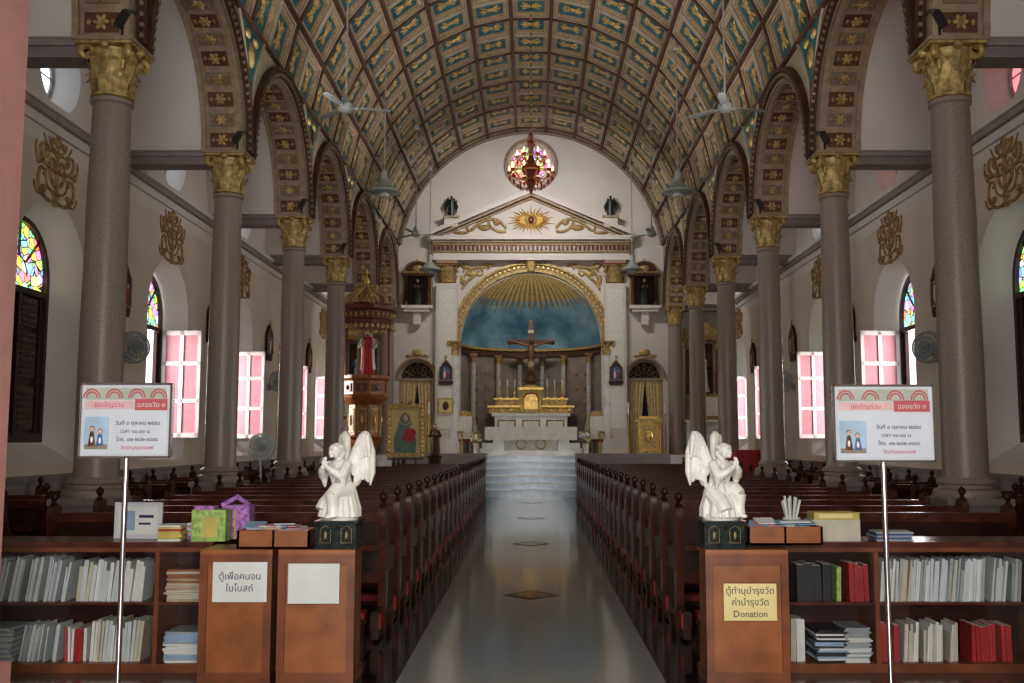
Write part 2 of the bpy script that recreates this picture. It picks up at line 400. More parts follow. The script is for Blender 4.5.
# ------------------------------------------------------------------ outer walls, windows
wi=0
for sgn,side in ((-1,'left'),(1,'right')):
    M=MB();mp=lambda u,v,X=XW:V((sgn*X,u,v))
    M.quad(mp(-2,0),mp(ys,0),mp(ys,8),mp(-2,8),W);M.quad(mp(YL,0),mp(YE,0),mp(YE,8),mp(YL,8),WB)
    a,b=sorted((sgn*(CX-.26),sgn*(CX+.3)));M.box(a,b,YL,YE,5.84,8.0,CREAM)
    a,b=sorted((sgn*(CX+.3),sgn*XW));M.box(a,b,YL,YE,5.86,5.9,W)
    for bi,y in enumerate(bayY):
        inner=arch(y,.94,1.3,3.72);outer=arch(y,.74,1.6,3.72)
        hole(M,(y-B/2,y+B/2,0,5.3),(y,3),inner,mp,WB)
        M.loft([mp(*p) for p in inner],[mp(p[0],p[1],XW+.42) for p in outer],W)
        oc=circ(y,6.4,.56);oi=circ(y,6.4,.4)
        hole(M,(y-B/2,y+B/2,5.3,8),(y,6.4),oc,mp,W)
        M.loft([mp(*p) for p in oc],[mp(p[0],p[1],XW+.35) for p in oi],W)
    M.build('wall_'+side)
    M=MB();a,b=sorted((sgn*XW,sgn*(XW-.12)));M.box(a,b,ys,YE,5.62,5.7,TR)
    a,b=sorted((sgn*XW,sgn*(XW-.17)));M.box(a,b,ys,YE,5.7,5.78,W);a,b=sorted((sgn*XW,sgn*(XW-.05)));M.box(a,b,ys,YE,5.5,5.62,W)
    M.build('trim_cornice_'+side)
    M=MB();a,b=sorted((sgn*XW,sgn*(XW-.05)));M.box(a,b,ys,YE,0,1.1,TR);a,b=sorted((sgn*XW,sgn*(XW-.08)));M.box(a,b,ys,YE,1.1,1.18,BEAM);M.build('baseboard_'+side)
    for bi,y in enumerate(bayY):
        wi+=1;M=MB();X=XW+.44;mp=lambda u,v,d=0:V((sgn*(X+d),y+u,v))
        opn=bi>=3
        o=arch(0,.70,3.52,3.72,16);M.add([mp(*p) for p in o],[tuple(range(len(o)))],ST)
        def bar(u0,v0,u1,v1,w,m,d=-.03):
            a=V((u0,v0));c=V((u1,v1));t=(c-a).normalized();nn=V((-t.y,t.x))*w
            P=[a+nn,c+nn,c-nn,a-nn];M.loft([mp(p.x,p.y,d) for p in P],[mp(p.x,p.y,.03) for p in P],m);M.add([mp(p.x,p.y,d) for p in P],[(0,1,2,3)],m)
        oA=arch(0,.75,1.58,3.72,16);oB=arch(0,.68,1.7,3.72,16)
        M.loft([mp(p[0],p[1],-.06) for p in oA],[mp(p[0],p[1],-.06) for p in oB],PEWD);M.loft([mp(p[0],p[1],-.06) for p in oB],[mp(p[0],p[1],.02) for p in oB],PEWD)
        bar(-.7,3.52,.7,3.52,.04,PEWD,-.08)
        for a in (pi/4,pi/2,3*pi/4): bar(.25*math.cos(a),3.72+.25*math.sin(a),.69*math.cos(a),3.72+.69*math.sin(a),.008,PEWD)
        M.tube([mp(.25*math.cos(pi*i/12),3.72+.25*math.sin(pi*i/12)) for i in range(13)],.01,PEWD,6)
        bar(0,1.65,0,3.52,.045,PEWD,-.07)
        for u in (-.64,.64): bar(u,1.65,u,3.52,.06,PEWD)
        for u in ((-.32,) if opn else (-.32,.32)):
            M.loft([mp(u-.34,1.65,.02),mp(u+.34,1.65,.02)],[mp(u-.34,3.52,.02),mp(u+.34,3.52,.02)],PEWD,False)
            for (va_,vb_) in ((1.75,2.3),(2.42,3.0),(3.08,3.45)):
                bar(u,va_,u,vb_,.22,PEW,-.02)
                for q in range(int((vb_-va_)/.08)): bar(u-.19,va_+.05+q*.08,u+.19,va_+.05+q*.08,.018,PEWD,-.04)
        if opn:
            st=len(M.v);wd=.70;ht=1.86
            M.box(0,wd,-.02,.02,0,ht,PINKL)
            for (xa,xb,za,zb) in [(0,.06,0,ht),(wd-.06,wd,0,ht),(0,wd,0,.08),(0,wd,ht-.08,ht),(wd/2-.035,wd/2+.035,0,ht),(0,wd,.6,.67),(0,wd,1.25,1.32)]:
                M.box(xa,xb,-.035,.035,za,zb,SHW)
            ang=math.radians(6)
            T=Matrix.Translation((sgn*(X-.1),y+.72,1.66))@Matrix.Rotation((pi+ang) if sgn>0 else -ang,4,'Z')
            M.xf(T,st)
        M.build('window_%d'%wi)
        M=MB();M.add([V((sgn*(XW+.33),p[0],p[1])) for p in circ(y,6.4,.42)],[tuple(range(32))],OCR if (bi in(2,3) and sgn>0) else OCG)
        M.tube([V((sgn*(XW+.32),p[0],p[1])) for p in circ(y,6.4,.4)],.03,TR,8,closed=True)
        for q in (0,pi/2): M.tube([V((sgn*(XW+.31),y+.4*math.cos(q+t),6.4+.4*math.sin(q+t))) for t in (0,pi)],.012,TR,6)
        M.build('window_oculus_%d'%wi)
        M=MB();scrollwork(M,lambda u,v:V((sgn*(XW-.01),y+u,5.03+v)),1.1,.92,GOLDD,.026,(1,0,0));M.build('gilded_wall_ornament',recalc=False)
        if opn:
            l=bpy.data.lights.new('window_daylight','AREA');l.shape='RECTANGLE';l.size=2.6;l.size_y=2.6;l.energy=300;l.color=(1,.99,.97)
            o=bpy.data.objects.new('window_daylight',l);bpy.context.collection.objects.link(o);o.location=(sgn*8.6,y+.3,3.0);o.rotation_euler=(0,sgn*pi/2,0)
# stations of the cross
M=MB()
M.prism([(-.2,0),(.2,0),(.24,.1),(.2,.15),(.2,.55),(.12,.68),(0,.82),(-.12,.68),(-.2,.55),(-.2,.15),(-.24,.1)],PEWD,'xz',0,.06)
M.prism([(-.14,.14),(.14,.14),(.14,.52),(0,.62),(-.14,.52)],BLUER,'xz',-.015,0)
M.ell((-.04,-.02,.33),(.035,.02,.14),WROBE,8,6);M.ell((.06,-.02,.3),(.035,.02,.12),REDR,8,6);M.ell((-.04,-.02,.5),(.025,.02,.03),SKIN,8,6);M.ell((.06,-.02,.45),(.025,.02,.03),SKIN,8,6)
M.tube([(-.2,-.01,.15),(-.2,-.01,.55),(0,-.01,.78),(.2,-.01,.55),(.2,-.01,.15),(-.2,-.01,.15)],.018,GOLDD,6)
M.tube([(0,0,.8),(0,0,.95)],.015,GOLDD,6);M.tube([(-.05,0,.9),(.05,0,.9)],.015,GOLDD,6)
sme=M.mesh('station_of_the_cross')
for y in colY[2:]:
    if y>30: continue
    place(sme,'station_of_the_cross',(-XW+.07,y+.05,3.45),pi/2);place(sme,'station_of_the_cross',(XW-.07,y+.05,3.45),-pi/2)
def fanhead(M):
    for rr,yy in ((.23,0),(.21,-.05),(.15,-.08),(.23,.04),(.08,-.09)): M.tube([V((rr*math.cos(a),yy,rr*math.sin(a))) for a in [2*pi*i/24 for i in range(24)]],.009,FANM,5,closed=True)
    for i in range(20):
        a=2*pi*i/20;M.tube([(0,-.09,0),(.15*math.cos(a),-.08,.15*math.sin(a)),(.23*math.cos(a),0,.23*math.sin(a)),(.1*math.cos(a),.06,.1*math.sin(a))],.005,FANM,4)
    for i in range(3):
        a=2*pi*i/3;u=V((math.cos(a),0,math.sin(a)));w=V((-math.sin(a),.3,math.cos(a)));M.ell(u*.11,[u*.1,w*.075,V((0,.004,0))],WHT,10,4)
    st=len(M.v);M.lathe([(.06,0),(.07,.05),(.05,.12)],FANM,n=12);M.xf(Matrix.Rotation(-pi/2,4,'X'),st)
M=MB();fanhead(M)
M.tube([(0,.1,0),(0,.16,-.1),(0,.3,-.12)],.02,FANM,6);M.obox(V((0,.31,-.12)),(.1,.02,.16),Matrix(),FANM)
wf=M.mesh('wall_fan')
for y,sgn,rz in ((14.35,-1,.9),(22.6,-1,1.0),(14.35,1,-.9),(22.6,1,-1.0)):
    place(wf,'wall_fan',(sgn*(XW-.36),y,2.95),rz)
M=MB();fanhead(M);M.xf(Matrix.Translation((0,0,1.5)));M.tube([(0,.08,1.5),(0,.1,1.3),(0,.1,.03)],.02,FANM,8);M.lathe([(.22,0),(.22,.02),(.05,.05),(.03,.1)],FANM,(0,.1,0),20);M.build('standing_fan',(-4.55,16.9,0),.3)
# ------------------------------------------------------------------ floors
M=MB();M.box(-.9,.9,-2,30.3,-.2,0,FL)
M.build('floor_aisle')
M=MB()
for s in (-1,1):
    a,b=sorted((s*.9,s*1.25));M.box(a,b,-2,30.3,-.2,0,FLD);a,b=sorted((s*1.25,s*(XW+.1)));M.box(a,b,-2,YE+.1,-.2,0,FLB)
M.build('floor')
M=MB()
for y in (5.4,10.6,15.8,21,26.2):
    M.prism([(0,y-.34),(.3,y),(0,y+.34),(-.3,y)],BR,'xy',.0,.002)
    M.prism([(0,y-.27),(.24,y),(0,y+.27),(-.24,y)],FLD,'xy',.002,.003)
M.build('floor_inlay_diamonds')
M=MB();hole(M,(-XW,XW,0,8),(0,2),arch(0,2.2,0.001,3.4),lambda u,v:V((u,-2,v)),W)
M.quad(V((-XW,-2,8)),V((XW,-2,8)),V((XW,ys,8)),V((-XW,ys,8)),W)
hole(M,(-XW,XW,7.9,12),(0,9.9),circ(0,9.9,.9),lambda u,v:V((u,ys,v)),W)
M.build('wall_back')
for s,e in ((-1,3.14),(1,3.1)):
    M=MB();a,b=sorted((s*e,s*(e+.5)));M.box(a,b,5.4,6,0,8,PINK);M.box(a-.06,b+.06,5.34,6.06,0,.3,PINK);M.box(a-.05,b+.05,5.35,6.05,7.6,8,SHW);M.build('pink_pillar')
# ------------------------------------------------------------------ end wall
M=MB();mp=lambda u,v,d=0:V((u,YE+d,v));PZ=1.18
ao=arch(0,2.26,PZ,4.75,36)
hole(M,(-2.6,2.6,0,7.6),(0,4),ao,mp,W)
M.loft([mp(*p) for p in ao],[mp(p[0],p[1],.4) for p in ao],W)
for s in (-1,1):
    a,b=sorted((s*2.6,s*4.7));do=arch(s*3.62,.58,PZ,3.6)
    hole(M,(a,b,0,7.6),(s*3.62,3),do,mp,W);M.loft([mp(*p) for p in do],[mp(p[0],p[1],.25) for p in do],W)
    a,b=sorted((s*4.7,s*XW));M.quad(mp(a,0),mp(b,0),mp(b,8),mp(a,8),W)
hole(M,(-4.7,4.7,7.6,11.9),(0,10.52),circ(0,10.52,.8),mp,W)
M.loft([mp(*p) for p in circ(0,10.52,.8)],[mp(*p,.3) for p in circ(0,10.52,.72)],W)
M.build('wall_end')
M=MB();M.add([mp(*p,.28) for p in circ(0,10.52,.74)],[tuple(range(32))],STR)
M.tube([mp(*p,-.02) for p in circ(0,10.52,.83)],.06,TAN,8,closed=True);M.tube([mp(*p,.2) for p in circ(0,10.52,.7)],.04,W,8,closed=True)
M.tube([mp(*p,.22) for p in circ(0,10.52,.2)],.02,W,8,closed=True)
for i in range(8):
    a=2*pi*i/8;M.tube([mp(.2*math.cos(a),10.52+.2*math.sin(a),.22),mp(.72*math.cos(a),10.52+.72*math.sin(a),.22)],.014,W,6)
    a+=pi/8;M.tube([mp(*p,.22) for p in circ(.5*math.cos(a),10.52+.5*math.sin(a),.15,14)],.012,W,6,closed=True)
M.build('window_rose')
M=MB()
P=[V(((R-.06)*math.sin(p),YE-.06,ZV+(R-.06)*math.cos(p))) for p in [(-PH+2*PH*i/60) for i in range(61)]]
M.tube(P,.06,TANG,8);M.build('trim_vault_end')
M=MB()
for s in (-1,1):
    x=s*2.68
    M.box(x-.4,x+.4,YE-.3,YE,PZ,PZ+.5,W);M.box(x-.34,x+.34,YE-.24,YE,PZ+.5,6.6,W);M.box(x-.26,x+.26,YE-.26,YE,PZ+.8,6.4,MARB)
    st=len(M.v);capital(M,0,.62,.3,GOLDD,REDW);M.xf(Matrix.Translation((x,YE-.1,6.62))@Matrix.Diagonal((.85,.5,1,1)),st)
    M.box(x-.34,x+.34,YE-.3,YE,7.2,7.34,TAN)
    x=s*2.42
    M.box(x-.22,x+.22,YE-.36,YE-.0,PZ,PZ+.5,W);M.lathe([(.2,PZ+.5),(.16,PZ+.62),(.15,2.5),(.14,4.35)],ALT,(x,YE-.14,0),20)
    capital(M,4.3,.45,.14,GOLD,TAN,(x,YE-.14),6)
M.box(-3.15,3.15,YE-.32,YE,7.34,7.5,W);M.box(-3.12,3.12,YE-.28,YE,7.5,7.9,W);M.box(-3.25,3.25,YE-.45,YE,7.98,8.12,W);M.box(-3.15,3.15,YE-.36,YE,7.9,7.98,TAN)
for i in range(46): M.box(-3.1+i*.136,-3.1+i*.136+.075,YE-.36,YE,7.66,7.82,REDW)
M.box(-3.12,3.12,YE-.33,YE,7.82,7.87,GOLDD);M.box(-3.12,3.12,YE-.33,YE,7.58,7.63,GOLDD)
for s in (-1,1):
    M.prism([(s*3.25,8.12),(s*3.25,8.26),(0,9.66),(0,9.5)],W,'xz',YE-.45,YE)
    M.prism([(s*3.0,8.12),(s*3.0,8.17),(0,9.5),(0,9.42)],TAN,'xz',YE-.38,YE)
    M.prism([(s*2.85,8.12),(s*2.75,8.17),(0,9.38),(0,9.34)],GOLDD,'xz',YE-.2,YE)
    M.box(s*2.55-.22,s*2.55+.22,YE-.4,YE,8.4,8.72,W);M.box(s*2.55-.26,s*2.55+.26,YE-.44,YE,8.68,8.76,TAN)
M.prism([(-3,8.12),(3,8.12),(0,9.45)],W,'xz',YE-.12,YE)
c=V((0,YE-.16,8.66))
for i in range(28):
    a=2*pi*i/28;l=.6 if i%2 else .48;u=V((math.cos(a)*1.35,0,math.sin(a)*.85));w=V((-math.sin(a),0,math.cos(a)))*.045
    M.add([c+u*.15+w,c+u*l,c+u*.15-w,c+u*.3+V((0,-.05,0))],[(0,1,3),(1,2,3),(0,3,2)],GOLDB)
M.ell(c,(.2,.08,.2),GOLD,16,8);M.ell(c+V((0,-.06,0)),(.1,.05,.13),REDW,10,6)
for s in (-1,1):
    P=[V((s*p.x,YE-.14,p.y)) for p in bez((.8,8.4),(1.1,8.9),(1.6,8.7),(1.9,8.35))+spiral(2.0,8.4,.1,.02,pi,pi+4)]
    M.tube(P,.05,GOLDD,6);P=[V((s*p.x,YE-.14,p.y)) for p in bez((.8,8.3),(1.2,8.2),(1.5,8.6),(1.3,8.75))];M.tube(P,.045,GOLDD,6)
    M.ell((s*1.5,YE-.14,8.42),(.22,.05,.1),GOLDD,8,6);M.ell((s*2.25,YE-.14,8.25),(.25,.04,.05),GOLDD,8,6);M.ell((s*1.1,YE-.14,8.6),(.12,.05,.12),GOLDD,8,6)
def ringY(M,y0,y1,cz,ra,rb,m,n=48,a0=0,a1=pi):
    P=[]
    for i in range(n+1):
        a=a0+(a1-a0)*i/n;q=lambda r,y:V((r*math.cos(a),y,cz+r*math.sin(a)));P+= [q(ra,y0),q(ra,y1),q(rb,y1),q(rb,y0)]
    fs=[]
    for i in range(n):
        for j in range(4): fs.append((i*4+j,i*4+(j+1)%4,i*4+4+(j+1)%4,i*4+4+j))
    M.add(P,fs,m)
ringY(M,YE-.12,YE+.02,4.75,2.24,2.32,GOLD);ringY(M,YE-.08,YE,4.75,2.32,2.48,TAN);ringY(M,YE-.14,YE,4.75,2.48,2.56,GOLD)
for i in range(48):
    a=pi*(i+.5)/48;M.ell((2.4*math.cos(a),YE-.09,4.75+2.4*math.sin(a)),(.05,.03,.05),GOLDB,6,4)
for s in (-1,1):
    for (P,k) in [(bez((2.15,6.6),(2.2,6.95),(1.9,7.2),(1.5,7.15))+spiral(1.4,7.15,.1,.02,0,4.5),1),(bez((2.2,6.45),(2.05,6.8),(1.8,6.8),(1.75,7.0)),1),(spiral(2.0,7.0,.16,.03,0,7,20),.8),(spiral(1.65,6.98,.13,.03,2,8,16),.8)]:
        M.tube([V((s*p.x,YE-.03,p.y)) for p in P],.045*k,GOLD,6)
    for (x,z,a,b) in [(2.12,7.2,.14,.1),(1.9,6.95,.12,.1),(1.35,7.22,.2,.06),(2.2,6.75,.07,.16)]: M.ell((s*x,YE-.03,z),(a,.04,b),GOLD,8,6)
M.tube([V((0,YE-.2,7.0)),V((0,YE-.2,7.35))],[.1,.16],GOLD,8,flat=((0,1,0),.5))
M.build('trim_sanctuary_front')
# ------------------------------------------------------------------ apse
M=MB();n=32;Ra=2.42;yc=YE+.4
th=[pi*i/n for i in range(n+1)]
lo=[V((Ra*math.cos(a),yc+Ra*math.sin(a),PZ)) for a in th];hi=[V((p.x,p.y,4.62)) for p in lo];M.loft(lo,hi,APS,False)
for (rr,za,zb,mm) in ((2.34,4.5,4.68,BR),(2.28,4.68,4.76,GOLDD)):
    A=[V((rr*math.cos(a),yc+rr*math.sin(a),za)) for a in th];C=[V((rr*math.cos(a),yc+rr*math.sin(a),zb)) for a in th];M.loft(A,C,mm,False)
    D=[V((Ra*math.cos(a),yc+Ra*math.sin(a),za)) for a in th];M.loft(A,D,mm,False)
for s in (-1,1): M.quad(V((s*2.26,yc,PZ)),V((s*2.44,yc,PZ)),V((s*2.44,yc,4.75)),V((s*2.26,yc,4.75)),W)
ringY(M,yc-.001,yc,4.75,2.25,2.44,W)
NU=60
NV=15
def D(i,j):
    a=pi*i/NU;e=pi/2*j/NV;return V((Ra*math.cos(a)*math.cos(e),yc+Ra*math.sin(a)*math.cos(e),4.75+Ra*math.sin(e)))
for i in range(NU):
    for j in range(NV):
        top=j>=(7 if i%2 else 6)
        M.add([D(i,j),D(i+1,j),D(i+1,j+1),D(i,j+1)],[(0,1,2,3)],(RAY1 if i%2 else RAY2) if top else SKYB)
for i in range(NU+1):
    if i%4==2:
        M.tube([D(i,j)*1.0-V((0,.01,0)) for j in range(5,NV)],[.018]*(NV-5),GOLDD,5)
M.build('wall_apse')
M=MB()
for a in (30,60,80,100,120,150):
    a=math.radians(a);x,y=2.22*math.cos(a),yc+2.22*math.sin(a)
    M.lathe([(.15,PZ),(.15,PZ+.9),(.12,PZ+.95),(.085,PZ+1.1),(.08,4.2)],ACOL,(x,y,0),16);capital(M,4.2,.3,.075,GOLDD,TAN,(x,y),6)
M.build('apse_columns')
M=MB()
for k,a in enumerate((45,90-1,135)):
    a=math.radians(a);c=V((2.36*math.cos(a),yc+2.36*math.sin(a),0));t=V((-math.sin(a),math.cos(a),0))
    for z in (2.4,2.9,3.4,3.9):
        for q in (-.2,.2): M.ell(c+t*q+V((0,0,z)),(.04,.04,.08),GOLDD,6,4)
M.build('apse_wall_stencils')
# ------------------------------------------------------------------ sanctuary platform, steps
M=MB();M.box(-XW,XW,30.3,YE+3,0,PZ,ALT);
for s in(-1,1): M.box(*sorted((s*1.32,s*4.2)),30.2,30.3,0,PZ+.05,BEAM)
M.build('sanctuary_platform')
M=MB()
for i in range(6):
    M.box(-1.32,1.32,28.9+.24*i,30.3,.0 if i==0 else .197*i,.197*(i+1)-.03,STEP);M.box(-1.34,1.34,28.87+.24*i,30.3,.197*(i+1)-.03,.197*(i+1),ALT)
M.build('sanctuary_steps')
# ------------------------------------------------------------------ statues
def statue(M,h,robe,mantle,hair=HAIR,pose=0,skin=None):
    s=h;SK=skin or SKIN
    M.lathe([(.15*s,0),(.16*s,.03*s),(.13*s,.2*s),(.12*s,.4*s),(.115*s,.55*s),(.12*s,.68*s),(.125*s,.76*s),(.09*s,.82*s),(.035*s,.85*s)],robe,n=40,sx=1,sy=.75,fold=.07,nf=9)
    M.lathe([(.17*s,.12*s),(.15*s,.3*s),(.14*s,.5*s),(.145*s,.7*s),(.13*s,.79*s),(.05*s,.84*s)],mantle,c=(0,.03*s,0),n=40,sx=1,sy=.7,fold=.06,nf=7)
    M.box(-.05*s,.06*s,-.14*s,-.09*s,.05*s,.76*s,robe)
    M.tube([(0,0,.82*s),(0,-.005*s,.88*s)],.035*s,SK,8)
    M.ell((0,-.01*s,.925*s),(.05*s,.055*s,.07*s),SK,12,10);M.ell((0,.015*s,.935*s),(.06*s,.055*s,.075*s),hair,12,10);M.ell((0,-.065*s,.92*s),(.008*s,.015*s,.015*s),SK,6,5)
    M.ell((0,-.04*s,.88*s),(.03*s,.025*s,.03*s),hair,8,6)
    for q in (-1,1):
        el=(q*.17*s,-.03*s,.62*s);hd=(q*.05*s,-.15*s,.7*s) if not(pose and q>0) else (q*.22*s,-.14*s,.74*s)
        M.tube([(q*.11*s,0,.79*s),el,tuple(el[i]*.4+hd[i]*.6 for i in range(3))],[.045*s,.05*s,.045*s],mantle,10)
        M.tube([tuple(el[i]*.4+hd[i]*.6 for i in range(3)),hd],[.022*s,.02*s],SK,8);M.ell(hd,(.022*s,.018*s,.028*s),SK,8,6)
        for f in range(4): M.tube([hd,(hd[0]+(f-1.5)*.01*s,hd[1]-.01*s,hd[2]+.05*s)],.006*s,SK,5)
for s in (-1,1):
    M=MB();statue(M,.68,BRONZE,BRONZE,BRONZE,1,BRONZE)
    for q in (-1,1):
        for k in range(5): M.tube([(q*.05,.06,.5),(q*(.1+.03*k),.1,.62-.06*k),(q*(.1+.02*k),.12,.4-.06*k)],[.02,.03,.01],BRONZE,6)
    M.build('bronze_angel_statue',(s*2.55,YE-.22,8.76),-s*.3)
for s in (-1,1):
    M=MB()
    M.box(-.5,.5,-.42,0,0,.1,W);M.box(-.42,.42,-.36,0,-.1,0,W);M.box(-.12,.12,-.25,0,-.5,-.1,W)
    M.box(-.34,.34,-.02,0,.1,1.1,PEWD)
    for q in (-1,1): M.lathe([(.06,.1),(.06,.2),(.04,.24),(.04,.95),(.065,1.05)],BRB,(q*.36,-.2,0),12);M.lathe([(.05,.1),(.04,.3),(.04,1.05)],GOLDD,(q*.44,-.12,0),8)
    M.box(-.5,.5,-.32,0,1.05,1.14,BRB);M.box(-.46,.46,-.28,0,1.14,1.2,GOLDD)
    M.prism([(.42*math.cos(pi*i/12),1.2+.32*math.sin(pi*i/12)) for i in range(13)],BRB,'xz',-.25,0)
    M.tube([V((.42*math.cos(pi*i/12),-.27,1.2+.32*math.sin(pi*i/12))) for i in range(13)],.03,GOLDD,6)
    M.ell((0,-.26,1.3),(.15,.03,.1),GOLD,8,6);M.ell((0,-.2,1.55),(.05,.04,.08),GOLD,8,6)
    st=len(M.v);statue(M,.85,BRONZE,BRB);M.xf(Matrix.Translation((0,-.2,.12)),st)
    M.build('statue_niche',(s*3.62,YE,5.78))
for k,s in enumerate((-1,1)):
    M=MB();cx=s*3.62;q=lambda u,v,d=0:V((cx+u,YE+.2+d,v))
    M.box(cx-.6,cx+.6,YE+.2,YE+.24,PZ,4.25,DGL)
    o=arch(0,.58,PZ,3.6);i2=arch(0,.5,PZ,3.6)
    M.loft([q(*p,-.1) for p in o],[q(*p,-.1) for p in i2],TAN);M.loft([q(*p,-.1) for p in i2],[q(*p) for p in i2],TAN)
    for a in [pi*t/6 for t in range(1,6)]: M.tube([q(.15*math.cos(a),3.6+.15*math.sin(a),-.03),q(.5*math.cos(a),3.6+.5*math.sin(a),-.03)],.012,GOLDD,6)
    for t in range(5): 
        a=pi*(t+.5)/5;M.tube([q(.36*math.cos(a)+.08*math.cos(b),3.6+.36*math.sin(a)+.08*math.sin(b),-.03) for b in [2*pi*w/10 for w in range(10)]],.01,GOLDD,5,closed=True)
    M.box(cx-.56,cx+.56,YE+.08,YE+.18,3.5,3.6,TAN)
    for sd in (-1,1):
        n=16;A=[];Bt=[]
        for t in range(n+1):
            u=t/n;A.append(q(sd*(.5-u*.5),3.5,-.08+.03*math.sin(u*30)));Bt.append(q(sd*(.5-u*.4),2.4,-.08+.03*math.sin(u*30)))
        C=[q(sd*(.5-t/n*.48),PZ,-.08+.03*math.sin(t/n*30)) for t in range(n+1)]
        M.loft(A,Bt,CURT,False);M.loft(Bt,C,CURT,False)
    M.tube([q(.62*math.cos(pi*t/16),3.6+.62*math.sin(pi*t/16),-.24) for t in range(17)],.05,TAN,6)
    M.ell(q(0,4.4,-.22),(.18,.05,.12),GOLD,8,6);M.ell(q(-.25,4.3,-.22),(.13,.05,.05),GOLD,8,6);M.ell(q(.25,4.3,-.22),(.13,.05,.05),GOLD,8,6)
    M.build('door_%d'%(k+1))
for s in (-1,1): place(sme,'station_of_the_cross',(s*2.68,YE-.3,3.35),0)
M=MB();M.box(-.25,.25,-.03,0,0,.5,GOLD);M.box(-.2,.2,-.04,-.03,.05,.45,PAPY);M.ell((0,-.04,.25),(.1,.01,.14),BRB,8,6);M.build('framed_picture',(-2.68,YE-.28,2.45))
# ------------------------------------------------------------------ altars
M=MB()
M.box(-1.9,1.9,32.3,33.9,PZ,PZ+.18,ALT);M.box(-1.6,1.6,32.6,33.9,PZ+.18,PZ+.36,ALT)
M.box(-1.2,1.2,33.0,33.6,1.54,2.42,ALT);M.box(-1.3,1.3,32.93,33.65,2.42,2.52,MARB)
for x in (-.8,0,.8): M.box(x-.3,x+.3,32.98,33.0,1.7,2.3,GOLDD);M.box(x-.25,x+.25,32.97,32.99,1.75,2.25,MARB)
M.box(-1.4,1.4,33.3,33.7,2.52,2.72,GOLD);M.box(-1.45,1.45,33.25,33.7,2.72,2.78,GOLDB);M.box(-1.2,1.2,33.4,33.72,2.78,2.98,GOLD);M.box(-1.25,1.25,33.38,33.72,2.98,3.03,GOLDB)
for i in range(9): M.ell((-1.3+i*.325,33.29,2.62),(.1,.02,.06),GOLDB,8,4)
M.box(-.36,.36,33.2,33.7,2.55,3.3,GOLD);M.box(-.42,.42,33.15,33.7,3.3,3.38,GOLDB);M.box(-.22,.22,33.17,33.21,2.65,3.15,GOLDB);M.tube([V((.22*math.cos(pi*i/10),33.17,3.05+.15*math.sin(pi*i/10))) for i in range(11)],.025,REDW,6)
for q in (-1,1): M.lathe([(.05,2.55),(.04,2.65),(.035,3.2),(.06,3.3)],GOLDB,(q*.32,33.17,0),10)
M.lathe([(.3,3.38),(.28,3.45),(.15,3.55),(.1,3.62)],GOLD,(0,33.45,0),16)
M.build('high_altar')
M=MB()
M.lathe([(.11,0),(.1,.03),(.04,.06),(.03,.15),(.05,.2),(.025,.25),(.025,.42),(.055,.46),(.05,.48)],GOLDB,n=14);M.lathe([(.022,.48),(.022,.78),(.01,.8)],WROBE,n=8);ckm=M.mesh('altar_candlestick')
for x in (-1.05,-.8,-.55,.55,.8,1.05): place(ckm,'altar_candlestick',(x,33.55,3.03),0,.8)
M=MB();M.box(-1.3,1.3,30.75,31.25,PZ,PZ+.12,ALT)
for x in (-1.0,1.0): M.box(x-.18,x+.18,30.8,31.2,PZ+.12,1.92,ALT)
M.box(-.8,.8,30.85,31.15,PZ+.12,1.92,MARB);M.box(-1.4,1.4,30.7,31.3,1.92,2.02,ALT)
A=[];C=[]
for i in range(61):
    x=-1.42+2.84*i/60;A.append(V((x,30.68,2.03)));C.append(V((x,30.68+.012*math.sin(i*1.3),1.65-.03*abs(math.sin(i*.52)))))
M.loft(A,C,WROBE,False);M.box(-1.42,1.42,30.68,31.32,2.02,2.035,WROBE)
for x in (-.3,.3): M.tube([V((x+.15*math.cos(t),30.83,1.5+.15*math.sin(t))) for t in [2*pi*i/16 for i in range(16)]],.02,GOLD,6,closed=True)
M.build('mass_altar')
for s in (-1,1):
    M=MB();M.lathe([(.14,0),(.08,.05),(.09,.3),(.12,.34)],MARB,n=14)
    for i in range(26):
        a=random.random()*6.28;rr=random.random()*.18;z=.42+random.random()*.25
        M.ell((rr*math.cos(a),rr*math.sin(a),z),(.06,.06,.05),random.choice([WROBE,WROBE,PAPY,GREEN]),6,5)
    M.build('altar_flowers',(s*1.7,31.0,PZ))
    M=MB();M.box(-.3,.3,-.25,.25,.4,.48,REDW);M.box(-.3,.3,.2,.26,.48,1.2,WROBE)
    for q in (-1,1):
        M.box(q*.28-.03,q*.28+.03,-.25,-.2,0,.7,GOLD);M.box(q*.28-.03,q*.28+.03,.2,.26,0,1.25,GOLD);M.box(q*.28-.03,q*.28+.03,-.28,.22,.66,.72,GOLD)
    M.prism([(.3*math.cos(pi*i/10),1.2+.18*math.sin(pi*i/10)) for i in range(11)],GOLD,'xz',.2,.26)
    M.build('sanctuary_chair',(s*2.0,32.0-.6,PZ),s*-.5)
M=MB();y=33.4
M.box(-.08,.08,y-.04,y+.04,3.6,5.55,BRB);M.box(-.66,.66,y-.045,y+.035,4.85,5.0,BRB)
for (x,z) in ((-.7,4.92),(.7,4.92),(0,5.58)): M.ell((x,y,z),(.1,.05,.1),BRB,8,6)
M.lathe([(.3,3.6),(.2,3.7),(.1,3.85)],BRB,(0,y,0),12);M.box(-.1,.1,y-.06,y-.04,5.22,5.32,TAN)
M.build('altar_cross')
M=MB();yy=y-.1
M.tube([(0,yy,4.12),(0,yy-.02,4.35),(0,yy-.03,4.62),(0,yy-.02,4.8)],[.1,.085,.12,.09],SKIN,12,flat=((0,1,0),.7))
